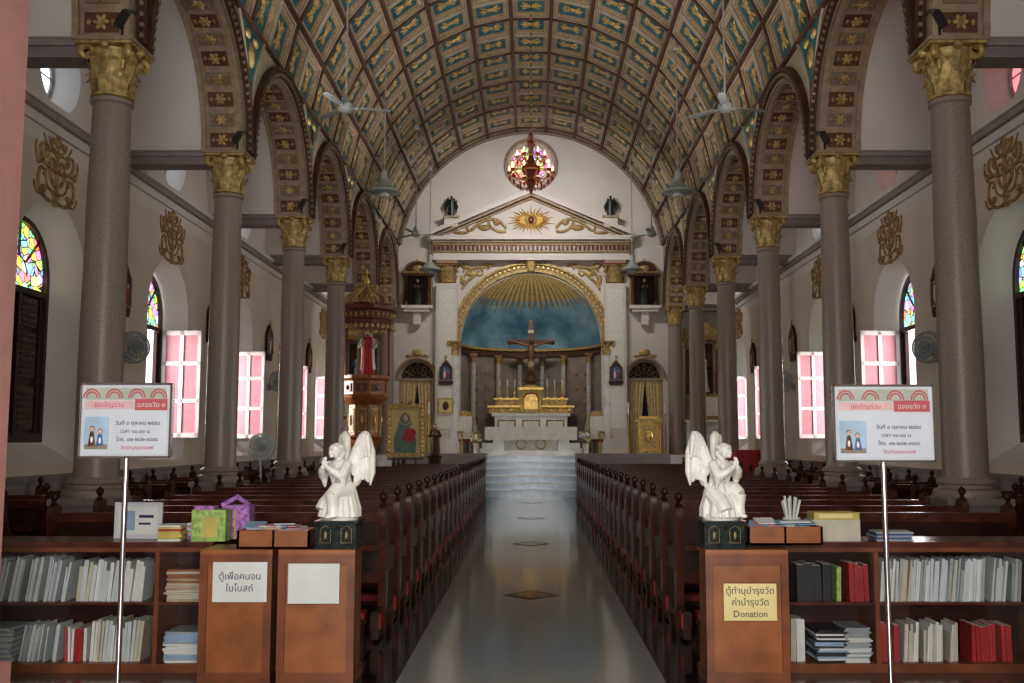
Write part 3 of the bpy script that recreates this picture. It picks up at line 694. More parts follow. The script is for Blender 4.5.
for q in (-1,1):
    M.tube([(q*.1,yy,4.78),(q*.32,yy,4.84),(q*.58,yy+.03,4.93)],[.045,.036,.024],SKIN,8);M.ell((q*.62,yy+.03,4.94),(.05,.02,.03),SKIN,8,6)
    M.tube([(q*.055,yy,4.15),(q*.06,yy-.07,3.92),(q*.02,yy,3.68)],[.065,.05,.03],SKIN,8)
M.tube([(0,yy,3.7),(0,yy-.06,3.62)],.035,SKIN,8)
M.ell((.03,yy-.05,4.95),(.065,.07,.085),SKIN,12,8)
o=M.build('crucifix_corpus');rm=o.modifiers.new('r','REMESH');rm.mode='VOXEL';rm.voxel_size=.014;rm.use_smooth_shade=True
CR=mat('corpus_paint',(.16,.085,.05),.5,var=.15);o.data.materials.clear();o.data.materials.append(CR)
o.parent=bpy.data.objects['altar_cross']
M=MB();M.lathe([(.11,4.05),(.125,4.12),(.11,4.25)],TAN,(0,yy,0),20,sy=.75,fold=.06);M.ell((.02,yy-.0,4.98),(.075,.07,.08),HAIR,10,8);c=M.build('loincloth_and_hair');c.parent=bpy.data.objects['altar_cross']
for s in (-1,1):
    M=MB()
    M.box(-.6,.6,-.6,0,0,1.0,ALT);M.box(-.65,.65,-.65,0,1.0,1.08,MARB);M.box(-.55,.55,-.3,0,1.08,1.9,GOLDD);M.box(-.45,.45,-.32,-.3,1.2,1.8,WROBE)
    for q in (-1,1):
        M.lathe([(.09,1.9),(.07,2.0),(.06,3.3)],REDW,(q*.48,-.2,0),12);capital(M,3.3,.3,.06,GOLD,GOLD,(q*.48,-.2),6)
    M.box(-.35,.35,-.05,0,1.9,3.5,BRB)
    M.box(-.62,.62,-.35,0,3.6,3.75,GOLDD);M.prism([(-.6,3.75),(.6,3.75),(0,4.25)],GOLD,'xz',-.3,0)
    M.ell((0,-.15,4.35),(.08,.06,.14),GOLD,8,6);M.ell((-.55,-.15,3.9),(.06,.06,.12),GOLD,8,6);M.ell((.55,-.15,3.9),(.06,.06,.12),GOLD,8,6)
    st=len(M.v);statue(M,1.25,WROBE,BLUER if s<0 else BRB);M.xf(Matrix.Translation((0,-.25,1.95)),st)
    M.build('side_altar',(s*5.42,YE-.02,PZ))
# ------------------------------------------------------------------ pews
def pew(L):
    M=MB()
    prof=[(0,0),(.07,0),(.1,.12),(.38,.12),(.42,0),(.5,0),(.5,.1),(.47,.35),(.52,.55),(.57,.62),(.55,.68),(.48,.69),(.3,.68),(.2,.74),(.14,.86),(.13,.98),(.1,1.05),(.03,1.07),(-.03,1.04),(-.05,.97),(-.02,.85),(-.02,.2)]
    for x in (0,L-.06): 
        M.prism(prof,PEW,'yz',x,x+.06)
        M.prism([(.08,.2),(.4,.2),(.4,.5),(.08,.5)],PEWD,'yz',x-.008,x+.068)
        M.lathe([(.02,0),(.03,.02),(.015,.04),(.035,.07),(.035,.1),(.0,.13)],PEWD,(x+.03,.03,1.05),10)
    if L>2: M.box(L/2-.03,L/2+.03,.0,.48,0,.42,PEWD)
    M.box(.06,L-.06,.08,.52,.4,.44,PEW)
    M.box(.06,L-.06,0,.03,.42,.98,PEWD);M.box(.05,L-.05,-.03,.055,.92,1.0,PEW);M.box(.06,L-.06,-.015,.04,.42,.5,PEW);M.box(.06,L-.06,-.015,.04,.68,.73,PEW)
    M.box(.06,L-.06,-.2,.0,.70,.72,PEW);M.box(.06,L-.06,-.2,-.18,.72,.745,PEW)
    M.box(.1,L-.1,-.34,-.18,.14,.18,PEWD);M.box(.12,L-.12,-.34,-.18,.18,.23,RED)
    for x in (.15,L-.15): M.box(x-.03,x+.03,-.32,-.2,0,.14,PEWD);M.box(x-.02,x+.02,-.2,.05,.12,.16,PEWD)
    M.box(.0,.06,-.36,-.1,.02,.24,PEWD);M.box(L-.06,L,-.36,-.1,.02,.24,PEWD)
    M.box(-.012,.07,-.33,-.17,.10,.22,RED);M.box(L-.07,L+.012,-.33,-.17,.10,.22,RED)
    return M.mesh('church_pew',smooth=30)
pm=pew(2.85);ps=pew(1.0);pc_=pew(2.2)
rows=[8.5+.9*i for i in range(21)]
for y in rows:
    place(pm,'church_pew',(1.22,y,0))
    if y>24: place(pc_,'church_pew',(-1.22-2.2,y,0))
    else: place(pm,'church_pew',(-1.22-2.85,y,0));place(ps,'church_pew',(-5.95,y,0))
    place(ps,'church_pew',(4.95,y,0))
M=MB()
for i in range(46):
    s=random.choice((-1,1));y=random.choice(rows);x=s*random.uniform(1.4,3.2);w=.12
    M.box(x,x+w,y-.17,y-.06,.722,.75+random.random()*.03,random.choice([PAP,RED,BLUEP,PAP]))
M.build('hymn_books')
# ------------------------------------------------------------------ ceiling fans, lamps, chandelier
def fan(L):
    M=MB();M.tube([(0,0,.1),(0,0,L)],.016,TR,8);M.lathe([(.03,.22),(.07,.16),(.07,.1),(.12,.06),(.13,-.02),(.1,-.06),(.04,-.09)],FANM,n=20)
    M.lathe([(.07,L-.12),(.08,L-.1),(.04,L)],WHT,n=12)
    for i in range(3):
        a=2*pi*i/3+.25;u=V((math.cos(a),math.sin(a),0));w=V((-math.sin(a),math.cos(a),.05))
        M.tube([u*.1,u*.2],.02,WHT,6)
        P=[u*.17-w*.035,u*.25-w*.06,u*.6-w*.07,u*.74-w*.05,u*.75+w*.05,u*.6+w*.065,u*.25+w*.055,u*.17+w*.035]
        M.loft(P,[p+V((0,0,.008)) for p in P],WHT);M.add(P,[tuple(range(8))],FANM);M.add([p+V((0,0,.008)) for p in P],[tuple(range(8))],WHT)
    return M
def lamp(L):
    M=MB();M.tube([(0,0,.2),(0,0,L)],.015,TR,8);M.lathe([(.05,.42),(.07,.38),(.07,.22),(.1,.18),(.24,.02),(.34,-.02),(.34,-.05),(.2,-.06)],GREYS,n=24);M.lathe([(.08,-.06),(.12,-.1),(.1,-.14),(.02,-.17)],WHT,n=14)
    M.lathe([(.06,L-.1),(.03,L)],WHT,n=12);return M
zt=ZV+math.sqrt(R*R-3.25**2)-.0
for s in (-1,1):
    for y in (16.2,26.4): fan(zt-7.15).build('ceiling_fan',(s*(3.1 if s<0 else 3.25),y,7.15))
    for y in (20.9,30.6): lamp(zt-6.95).build('pendant_lamp',(s*3.15,y,6.95))
M=MB();M.tube([(0,0,1.0),(0,0,5.62)],.012,DARKM,6)
for i in range(40): M.ell((0,0,1.1+i*.113),(.02,.02,.035),GOLDD,6,4)
M.lathe([(.02,1.05),(.05,1.0),(.03,.92),(.09,.86),(.05,.78),(.04,.6),(.1,.52),(.14,.42),(.1,.32),(.06,.25),(.09,.15),(.05,.05),(.01,-.05)],REDW,n=16)
for rr,z,k in ((.38,.32,10),(.24,.6,6)):
    M.tube([V((rr*math.cos(a),rr*math.sin(a),z)) for a in [2*pi*i/24 for i in range(24)]],.014,GOLDB,6,closed=True)
    for i in range(k):
        a=2*pi*i/k;u=V((math.cos(a),math.sin(a),0))
        M.tube([V((0,0,z-.05)),u*rr*.5+V((0,0,z-.14)),u*rr+V((0,0,z))],.012,GOLDB,6);M.lathe([(.03,0),(.045,.03),(.02,.05)],RED,tuple(u*rr+V((0,0,z))),8);M.lathe([(.014,.05),(.018,.11),(.002,.15)],BULB,tuple(u*rr+V((0,0,z))),6)
        M.tube([u*rr+V((0,0,z)),u*rr*.6+V((0,0,z+.25)),V((0,0,z+.45))],.006,GOLD,5)
        M.ell(u*rr*.98+V((0,0,z-.08)),(.02,.02,.05),RED,6,5);M.ell(u*rr*.6+V((0,0,z-.22)),(.018,.018,.04),RED,6,5)
M.build('chandelier',(0,17,5.92),sc=1.0)
for s in (-1,1):
    for y in (Y1,Y1+B,Y1+2*B,Y1+3*B):
        M=MB();M.tube([(0,0,0),(0,0,.12)],.02,DARKM,6);M.obox(V((0,0,.17)),(.1,.1,.18),Matrix.Rotation(-s*.5,4,'Y'),DARKM);M.lathe([(.07,.24),(.08,.27)],DARKM,(-s*.06,0,0),12);M.build('column_spotlight',(s*(CX-.2),y-.28,ZC))
        l=bpy.data.lights.new('vault_fill_light','SPOT');l.energy=125;l.spot_size=math.radians(130);l.spot_blend=.8;l.shadow_soft_size=.08;l.color=(1,.93,.84)  # upward fill added beside the capital fixtures to brighten the vault
        o=bpy.data.objects.new('vault_fill_light',l);bpy.context.collection.objects.link(o);o.location=(s*(CX-.5),y-.28,ZC+.4)
        d=V((-s*.75,.1,.75));o.rotation_euler=d.to_track_quat('-Z','Y').to_euler()
# ------------------------------------------------------------------ pulpit shrine (left)
M=MB();oc=pi/8
M.lathe([(.45,0),(.45,.2),(.3,.3),(.2,.6),(.2,1.2),(.35,1.5),(.42,1.62)],ORW,n=8,a0=oc);
M.lathe([(.42,1.62),(.5,1.7),(.42,1.75),(.42,2.5),(.5,2.58),(.6,2.66),(.62,2.72),(.56,2.76),(.56,3.1),(.64,3.16),(.64,3.24)],ORW,n=8,a0=oc)
for i in range(8):
    a=pi/4*i;Rm=Matrix.Rotation(a,4,'Z');d=V((math.cos(a),math.sin(a),0))
    M.obox(d*.39+V((0,0,2.12)),(.03,.22,.6),Rm,GOLD);M.obox(d*.4+V((0,0,2.12)),(.03,.17,.52),Rm,ORW);M.ell(d*.42+V((0,0,2.12)),(.03,.03,.14),GOLDB,6,5)
    a2=a+oc;d2=V((math.cos(a2),math.sin(a2),0));M.lathe([(.03,1.75),(.025,2.5)],GOLDD,tuple(d2*.42),8);M.obox(d*.53+V((0,0,2.93)),(.03,.3,.2),Rm,REDW);M.ell(d*.54+V((0,0,2.93)),(.03,.08,.06),GOLD,6,5)
for a in (25,155): 
    a=math.radians(a);M.lathe([(.05,3.24),(.035,3.35),(.035,4.35),(.06,4.5)],REDW,(.6*math.cos(a),.6*math.sin(a),0),10)
M.lathe([(.66,4.48),(.74,4.52),(.74,4.62),(.68,4.66),(.7,4.85),(.78,4.9),(.8,4.98),(.6,5.02),(.5,5.08)],REDW,n=8,a0=oc)
for i in range(32):
    a=2*pi*i/32;M.ell((.72*math.cos(a),.72*math.sin(a),4.46),(.05,.05,.07),GOLD,6,4);M.ell((.72*math.cos(a),.72*math.sin(a),4.75),(.03,.03,.06),GOLD,6,4)
for i in range(8):
    a=2*pi*i/8+oc;u=V((math.cos(a),math.sin(a),0));M.tube([u*.6+V((0,0,5.05)),u*.5+V((0,0,5.25)),u*.25+V((0,0,5.4)),V((0,0,5.62))],[.05,.04,.035,.03],GOLD,6);M.lathe([(.04,4.98),(.05,5.05),(.02,5.1),(.03,5.16),(0.005,5.24)],GOLDD,tuple(u*.72),8)
M.ell((0,0,5.66),(.08,.08,.1),GOLDB,10,8);M.tube([(0,0,5.7),(0,0,5.98)],.018,GOLDB,6);M.tube([(-.08,0,5.88),(.08,0,5.88)],.018,GOLDB,6)
st=len(M.v);statue(M,1.15,REDR,WROBE,HAIR,1);M.xf(Matrix.Translation((.1,-.3,3.24)),st)
M.build('pulpit_shrine',(-4.2,25.2,0))
M=MB()
M.box(-.52,.52,-.03,.03,0,1.5,GOLDB);M.box(-.42,.42,-.045,-.03,.1,1.4,PAPY);
for (a,b,c_,d) in ((-.52,-.4,0,1.5),(.4,.52,0,1.5),(-.52,.52,0,.12),(-.52,.52,1.38,1.5)): M.box(a,b,-.07,-.03,c_,d,GOLD)
for i in range(12):
    for q in (-.46,.46): M.ell((q,-.075,.06+i*.125),(.04,.02,.04),GOLDB,6,4)
M.prism([(-.3,.12),(.28,.12),(.3,.5),(.2,.85),(.1,1.15),(-.02,1.25),(-.14,1.15),(-.2,.9),(-.32,.5)],mat('icon_green',(.16,.26,.2),.5),'xz',-.055,-.045)
M.prism([(-.1,.5),(.2,.4),(.3,.7),(.18,.85),(-.02,.75)],REDR,'xz',-.06,-.055);M.ell((-.02,-.055,1.07),(.075,.02,.1),SKIN,12,8);M.ell((.15,-.06,.82),(.06,.02,.07),SKIN,12,8);M.tube([V((-.02+.17*math.cos(t),-.05,1.08+.17*math.sin(t))) for t in [2*pi*i/20 for i in range(20)]],.012,GOLDB,5,closed=True)
M.xf(Matrix.Translation((0,0,1.15))@Matrix.Rotation(-.12,4,'X'))
for q in (-1,1): M.tube([(q*.35,-.1,0),(q*.28,.0,1.12),(q*.1,.2,2.7)],.025,PEWD,6)
M.tube([(0,.7,0),(0,.2,2.6)],.025,PEWD,6);M.box(-.5,.5,-.1,.0,1.08,1.13,PEWD)
M.build('icon_on_easel',(-3.5,27.9,0),.15)
M=MB();M.lathe([(.25,0),(.25,.1),(.18,.15),(.18,1.1),(.24,1.18)],BRB,n=8);st=len(M.v);statue(M,.9,BRB,BRB);M.xf(Matrix.Translation((0,0,1.18)),st);M.build('saint_statue',(-2.75,28.6,0))
M=MB();M.box(-.38,.38,-.25,.25,0,.12,GOLD);M.box(-.3,.3,-.2,.2,.12,1.0,GOLDB);M.box(-.4,.4,-.27,.27,1.0,1.1,GOLD)
M.box(-.22,.22,-.22,-.2,.2,.9,GOLD);M.ell((0,-.22,.55),(.12,.03,.18),GOLDB,10,6)
for q in (-1,1): M.lathe([(.04,.12),(.03,.2),(.03,.9),(.05,1.0)],GOLD,(q*.33,-.22,0),8)
M.box(-.3,.3,-.1,.15,1.1,1.18,GOLDB)
M.build('gilded_lectern',(3.6,30.7,PZ))
for s,x in ((1,3.0),(1,4.15),(-1,-3.15)):
    M=MB();M.lathe([(.13,0),(.1,.03),(.03,.06),(.02,.5),(.04,.55),(.018,.6),(.018,1.2),(.06,1.25)],GOLDB,n=12);M.lathe([(.03,1.25),(.03,1.6),(.01,1.62)],WROBE,n=8);M.build('floor_candlestick',(x,30.8,PZ))
M=MB();M.box(-.35,.35,-.5,.5,1.36,1.42,RED)
P=[(-.36,-.51),(.36,-.51),(.36,.51),(-.36,.51)];pp=[]
for i in range(4):
    a=V(P[i]);b=V(P[(i+1)%4])
    for t in range(12): pp.append((a+(b-a)*t/12,i*12+t))
A=[V((p.x,p.y,1.42)) for p,_ in pp];C=[V((p.x*(1.04+.04*math.sin(k*2)),p.y*(1.04+.04*math.sin(k*2)),.35)) for p,k in pp];M.loft(A,C,RED)
for q in (-1,1):
    for w in (-1,1): M.box(q*.3-.03,q*.3+.03,w*.45-.03,w*.45+.03,0,1.36,PEWD)
M.build('red_draped_table',(4.52,20.8,0))
# ------------------------------------------------------------------ foreground cabinets
def cabinet(x0,x1,y0,y1,h,divs):
    M=MB();t=.03
    M.box(x0,x1,y0-.02,y1+.02,h,h+.035,PEW);M.box(x0,x1,y0,y1,0,.06,LWD);M.box(x0,x1,y1-.015,y1,.06,h,PEWD);M.box(x0+.02,x1-.02,y0+.03,y1,.455,.475,PEW)
    for x in [x0+t/2,x1-t/2]+divs: M.box(x-t/2,x+t/2,y0,y1,.06,h,LWD)
    M.box(x0,x1,y0-.005,y0+.02,h-.035,h,LWD)
    M.quad((x0,y0+.008,.06),(x1,y0+.008,.06),(x1,y0+.008,h),(x0,y0+.008,h),GLS)
    return M
def books(M,x0,x1,y,z,pal,hmax=.3,t0=.012,t1=.04,lean=.0):
    x=x0
    while x<x1-.05:
        t=random.uniform(t0,t1);h=random.uniform(.72,1)*hmax if random.random()<.3 else hmax*random.uniform(.92,1)
        if random.random()<.06: x+=.04;continue
        st=len(M.v);M.box(0,t*.92,0,.2,0,h,random.choice(pal));M.box(.003,t*.92-.003,.002,.2,h-.001,h+.002,PAP)
        M.xf(Matrix.Translation((x,y+random.random()*.03,z))@Matrix.Rotation(lean+random.uniform(-.03,.03),4,'Y'),st);x+=t
def stack(M,x,y,z,w,d,n,pal,t=.012):
    for i in range(n):
        st=len(M.v);M.box(-w/2,w/2,-d/2,d/2,0,t*.9,random.choice(pal));M.xf(Matrix.Translation((x+random.uniform(-.01,.01),y,z+i*t))@Matrix.Rotation(random.uniform(-.1,.1),4,'Z'),st)
PB=mat('book_cream',(.46,.43,.34),.6,var=.08);PG=mat('book_grey',(.30,.34,.34),.6,var=.08);BK=mat('book_black',(.025,.025,.03),.4,var=.2);GB=mat('book_green',(.04,.12,.06),.5,var=.2);RB=mat('book_red',(.32,.03,.03),.45,var=.15);YB=mat('book_yellow',(.5,.4,.11),.5);LB=mat('book_lightblue',(.25,.35,.46),.5);WBK=mat('book_white',(.48,.52,.52),.6,var=.06)
CH=.86
cabinet(-4.7,-2.23,7.1,7.5,CH,[-2.62,-3.9]).build('glass_bookcase')
M=MB();Wp=[WBK,WBK,PAP,PG,WBK]
books(M,-4.6,-3.93,7.16,.475,Wp,.31,.01,.02,.12);books(M,-3.85,-3.25,7.16,.475,Wp,.31,.01,.02,.15);books(M,-3.22,-2.72,7.16,.475,[PB,WBK,PAP],.29,.02,.04,.1)
stack(M,-2.44,7.28,.475,.27,.25,14,[LW,PB,TAN],.016)
stack(M,-4.3,7.28,.06,.25,.28,16,[PAP,LB],.014);stack(M,-3.75,7.28,.06,.24,.28,18,[WBK,PG],.013);books(M,-3.6,-3.3,7.16,.06,Wp,.26,.01,.02,.12);books(M,-3.28,-3.1,7.16,.06,[RB,PAP,RED],.24,.015,.03);books(M,-3.1,-2.7,7.16,.06,[PAP,WBK,PB],.29,.015,.03,.06)
stack(M,-2.43,7.28,.06,.28,.28,15,[PAP,LB,PG],.014)
M.build('bookcase_books')
cabinet(1.74,4.7,7.1,7.5,CH,[2.42,3.6]).build('glass_bookcase')
M=MB()
books(M,1.78,1.86,7.16,.475,[YB,GREEN],.27);books(M,1.88,2.14,7.16,.475,[BK],.26,.05,.07);books(M,2.16,2.24,7.16,.475,[GB,GREEN],.24);books(M,2.25,2.42,7.16,.475,[RB],.27,.03,.04)
books(M,2.46,3.5,7.16,.475,[WBK,PAP,PB,PG,WBK],.3,.012,.025,.1);books(M,3.63,4.6,7.16,.475,[PAP,PB],.3,.015,.03)
books(M,1.79,1.95,7.16,.06,[PB,PAP],.3);stack(M,2.1,7.28,.06,.2,.28,16,[PAP,BK,LB],.014);stack(M,2.29,7.28,.06,.17,.28,17,[PG,PAP],.014)
books(M,2.45,2.6,7.16,.06,[RB,LW],.27,.04,.06);books(M,2.61,3.05,7.16,.06,[PB,PAP,PB],.27,.012,.022,.05);books(M,3.1,3.4,7.16,.06,[RB,RED,RB],.26,.02,.05);books(M,3.63,4.6,7.16,.06,[PAP,RB],.27)
M.build('bookcase_books')
def dbox(x0,x1,z=.88):
    M=MB();y0,y1=6.74,7.08;M.box(x0+.015,x1-.015,y0+.01,y1,0,z-.03,LW);M.box(x0,x1,y0-.01,y1+.01,z-.03,z,LW);M.box(x0,x1,y0,y1+.01,0,.08,LWD)
    for x in (x0,x1-.05): M.box(x,x+.05,y0-.01,y0+.03,.08,z-.03,LWD)
    M.box(x0+.05,x1-.05,y0-.01,y0+.03,z-.1,z-.03,LWD);M.box((x0+x1)/2-.07,(x0+x1)/2+.07,(y0+y1)/2-.01,(y0+y1)/2+.01,z,z+.002,DARKM);return M,y0-.012
def sign(M,cx,y,z0,z1,w,m,lines,size):
    M.box(cx-w/2,cx+w/2,y-.006,y,z0,z1,m);k=len(lines);zc=(z0+z1)/2
    for i,t in enumerate(lines):
        T=Matrix.Translation((cx,y-.008,zc+(k/2-i-.5)*size*1.25-size*.35))@Matrix.Rotation(pi/2,4,'X');M.text(t,size,T,INK)
M,y=dbox(-2.2,-1.72);sign(M,-1.93,y,.54,.80,.36,PAP,['ตู้เพื่อคนจน','ในโบสถ์'],.062);M.build('donation_box')
M,y=dbox(-1.68,-1.17);sign(M,-1.44,y,.53,.79,.34,PAP,['~'],.02);M.build('donation_box')
M,y=dbox(1.16,1.71);sign(M,1.45,y,.42,.66,.35,PAPY,['ตู้ทำนุบำรุงวัด','ค่าบำรุงวัด','Donation'],.06);M.build('donation_box')
def tray(x0,x1,y0,y1,z,h,name,fill):
    M=MB();t=.015;M.box(x0,x1,y0,y1,z,z+.012,LW);M.box(x0,x1,y0,y0+t,z,z+h,LW);M.box(x0,x1,y1-t,y1,z,z+h,LW);M.box(x0,x0+t,y0,y1,z,z+h,LW);M.box(x1-t,x1,y0,y1,z,z+h,LW);M.box((x0+x1)/2-.007,(x0+x1)/2+.007,y0,y1,z,z+h,LW)
    for i in range(22):
        st=len(M.v);M.box(-.07,.07,-.05,.05,0,.006,random.choice(fill));M.xf(Matrix.Translation((random.uniform(x0+.08,x1-.08),(y0+y1)/2,z+h*.8+i*.0025))@Matrix.Rotation(random.uniform(-.5,.5),4,'Z')@Matrix.Rotation(random.uniform(-.2,.35),4,'X'),st)
    M.build(name)
tray(-1.98,-1.49,6.8,7.05,.88,.12,'leaflet_tray',[PAP,LB,PINKL,YB,PAP]);tray(1.47,1.98,6.85,7.1,.9,.12,'leaflet_tray',[PAP,LB,PINKL])
z=CH+.035
M=MB();M.box(-.18,.18,-.01,.01,0,.26,WHT);M.box(-.15,.15,-.014,-.01,.03,.23,PAP);M.box(-.1,-.02,-.016,-.014,.06,.2,LB);M.box(.01,.12,-.016,-.014,.15,.17,INK);M.box(.01,.1,-.016,-.014,.1,.115,INK);M.box(-.03,.03,.0,.1,0,.01,WHT);M.build('photo_frame',(-2.86,7.35,z),-.1)
M=MB();stack(M,0,0,0,.16,.2,8,[PAP,LB,YB,RB],.014);M.build('booklet_stack',(-2.56,7.25,z))
M=MB();stack(M,0,0,0,.15,.2,9,[PINKL,PAP,LB,VIOL],.013);M.build('booklet_stack',(-2.41,7.38,z))
M=MB();M.box(-.12,.12,-.07,.07,0,.22,GREEN);M.box(-.04,.06,-.072,-.07,.03,.17,YB);M.box(-.11,.03,-.06,.05,.22,.245,VIOL);M.build('green_gift_box',(-2.28,7.2,z))
M=MB();M.box(-.1,.1,-.07,.07,0,.24,VIOL);M.tube([(-.1,-.07,.24),(0,-.03,.3),(.1,-.07,.24)],.02,VIOL,6);M.tube([(0,-.075,0),(0,-.075,.21)],.008,YB,5);M.build('violet_gift_bag',(-2.14,7.37,z))
M=MB();M.lathe([(.035,0),(.045,.01),(.05,.1),(.055,.14),(.05,.142)],MARB,n=16)
for i in range(12):
    a=i*.7;M.tube([(.02*math.cos(a),.02*math.sin(a),.1),(.055*math.cos(a),.055*math.sin(a),.24+.01*(i%4))],.008,random.choice([WHT,PAP,PAP]),5)
M.build('pen_cup',(1.86,7.2,z),sc=1.15)
M=MB();M.box(-.17,.17,-.1,.1,0,.15,PB);M.box(-.15,.17,-.09,.1,.15,.2,YB);M.box(-.12,.12,-.102,-.1,.16,.19,PAPY);M.build('cardboard_box',(2.16,7.24,z))
M=MB();stack(M,0,0,0,.26,.2,5,[PAP,LB,BLUEP,PG],.013);M.build('booklet_stack',(2.58,7.25,z))
# sign stands
GP=mat('poster_grey',(.38,.41,.36),.6);PR=mat('poster_red',(.46,.10,.11),.5);PK=mat('poster_pink',(.62,.42,.42),.5);PS=mat('poster_sky',(.36,.48,.58),.5);PMG=mat('poster_magenta',(.5,.06,.12),.5);PWH=mat('poster_white',(.55,.59,.63),.5,var=.03)
def stand(x,y,bw,z0,z1,name):
    M=MB();M.tube([(0,.02,.02),(0,.02,z0+.1)],.017,CHR,12);M.lathe([(.17,0),(.17,.015),(.05,.03),(.02,.05)],CHR,(0,.02,0),24)
    M.box(-bw/2,bw/2,-.015,.015,z0,z1,WHT);M.box(-bw/2+.02,bw/2-.02,-.02,-.015,z0+.02,z1-.02,PWH)
    for (a,b,c_,d) in ((-bw/2-.005,-bw/2+.008,z0,z1),(bw/2-.008,bw/2+.005,z0,z1),(-bw/2,bw/2,z0-.005,z0+.008),(-bw/2,bw/2,z1-.008,z1+.005)): M.box(a,b,-.025,.02,c_,d,CHR)
    q=-.022
    M.box(-bw/2+.03,bw/2-.03,q,-.02,z1-.1,z1-.025,GP);
    for i,xx in enumerate((-.38,-.13,.12,.36)):
        cc=V((xx*bw,q-.002,z1-.09))
        for rr in (.05,.034): M.tube([cc+V((rr*math.cos(t),0,rr*1.1*math.sin(t))) for t in [pi*k/10 for k in range(11)]],.005,PR,5,flat=((0,1,0),.2))
    M.box(.10*bw,.46*bw,q-.002,q,z1-.165,z1-.095,PR);M.box(-.45*bw,.09*bw,q-.002,q,z1-.155,z1-.105,PK);M.box(-bw*.45,-bw*.18,q-.002,q,z0+.05,z0+.25,PS);M.box(-bw*.44,-bw*.19,q-.003,q,z0+.05,z0+.08,TANG)
    for xx,rb,h2 in ((-.36,BRB,.065),(-.27,BLUER,.055)):
        st=len(M.v);M.lathe([(.024,0),(.016,h2*.9),(.013,h2*1.25),(.004,h2*1.4)],rb,n=10,sy=.1);M.ell((0,-.003,h2*1.6),(.012,.002,.015),SKIN,8,6);M.ell((0,.0,h2*1.65),(.015,.002,.017),HAIR,8,6);M.ell((.0,-.003,h2*.6),(.008,.002,.02),WROBE,8,6);M.xf(Matrix.Translation((xx*bw,q-.003,z0+.07)),st)
    T=lambda xx,zz:Matrix.Translation((xx,q-.003,zz))@Matrix.Rotation(pi/2,4,'X')
    M.text('ขอเชิญร่วม',.042,T(-.18*bw,z1-.145),PMG);M.text('ฉลองวัด ๓',.042,T(.28*bw,z1-.145),PAP);M.text('วันที่ ๘ ตุลาคม ๒๕๕๔',.034,T(.14*bw,z0+.20),INK);M.text('เวลา ๑๐.๐๐ น.',.034,T(.12*bw,z0+.15),INK);M.text('โทร. ๐๒-๒๘๒-๙๔๙๘',.034,T(.14*bw,z0+.10),INK);M.text('วัดนักบุญยอแซฟ',.03,T(.14*bw,z0+.05),PMG)
    M.build(name,(x,y,0))
stand(-2.51,6.2,.56,1.5,1.955,'poster_stand');stand(2.185,6.2,.62,1.475,1.945,'poster_stand')
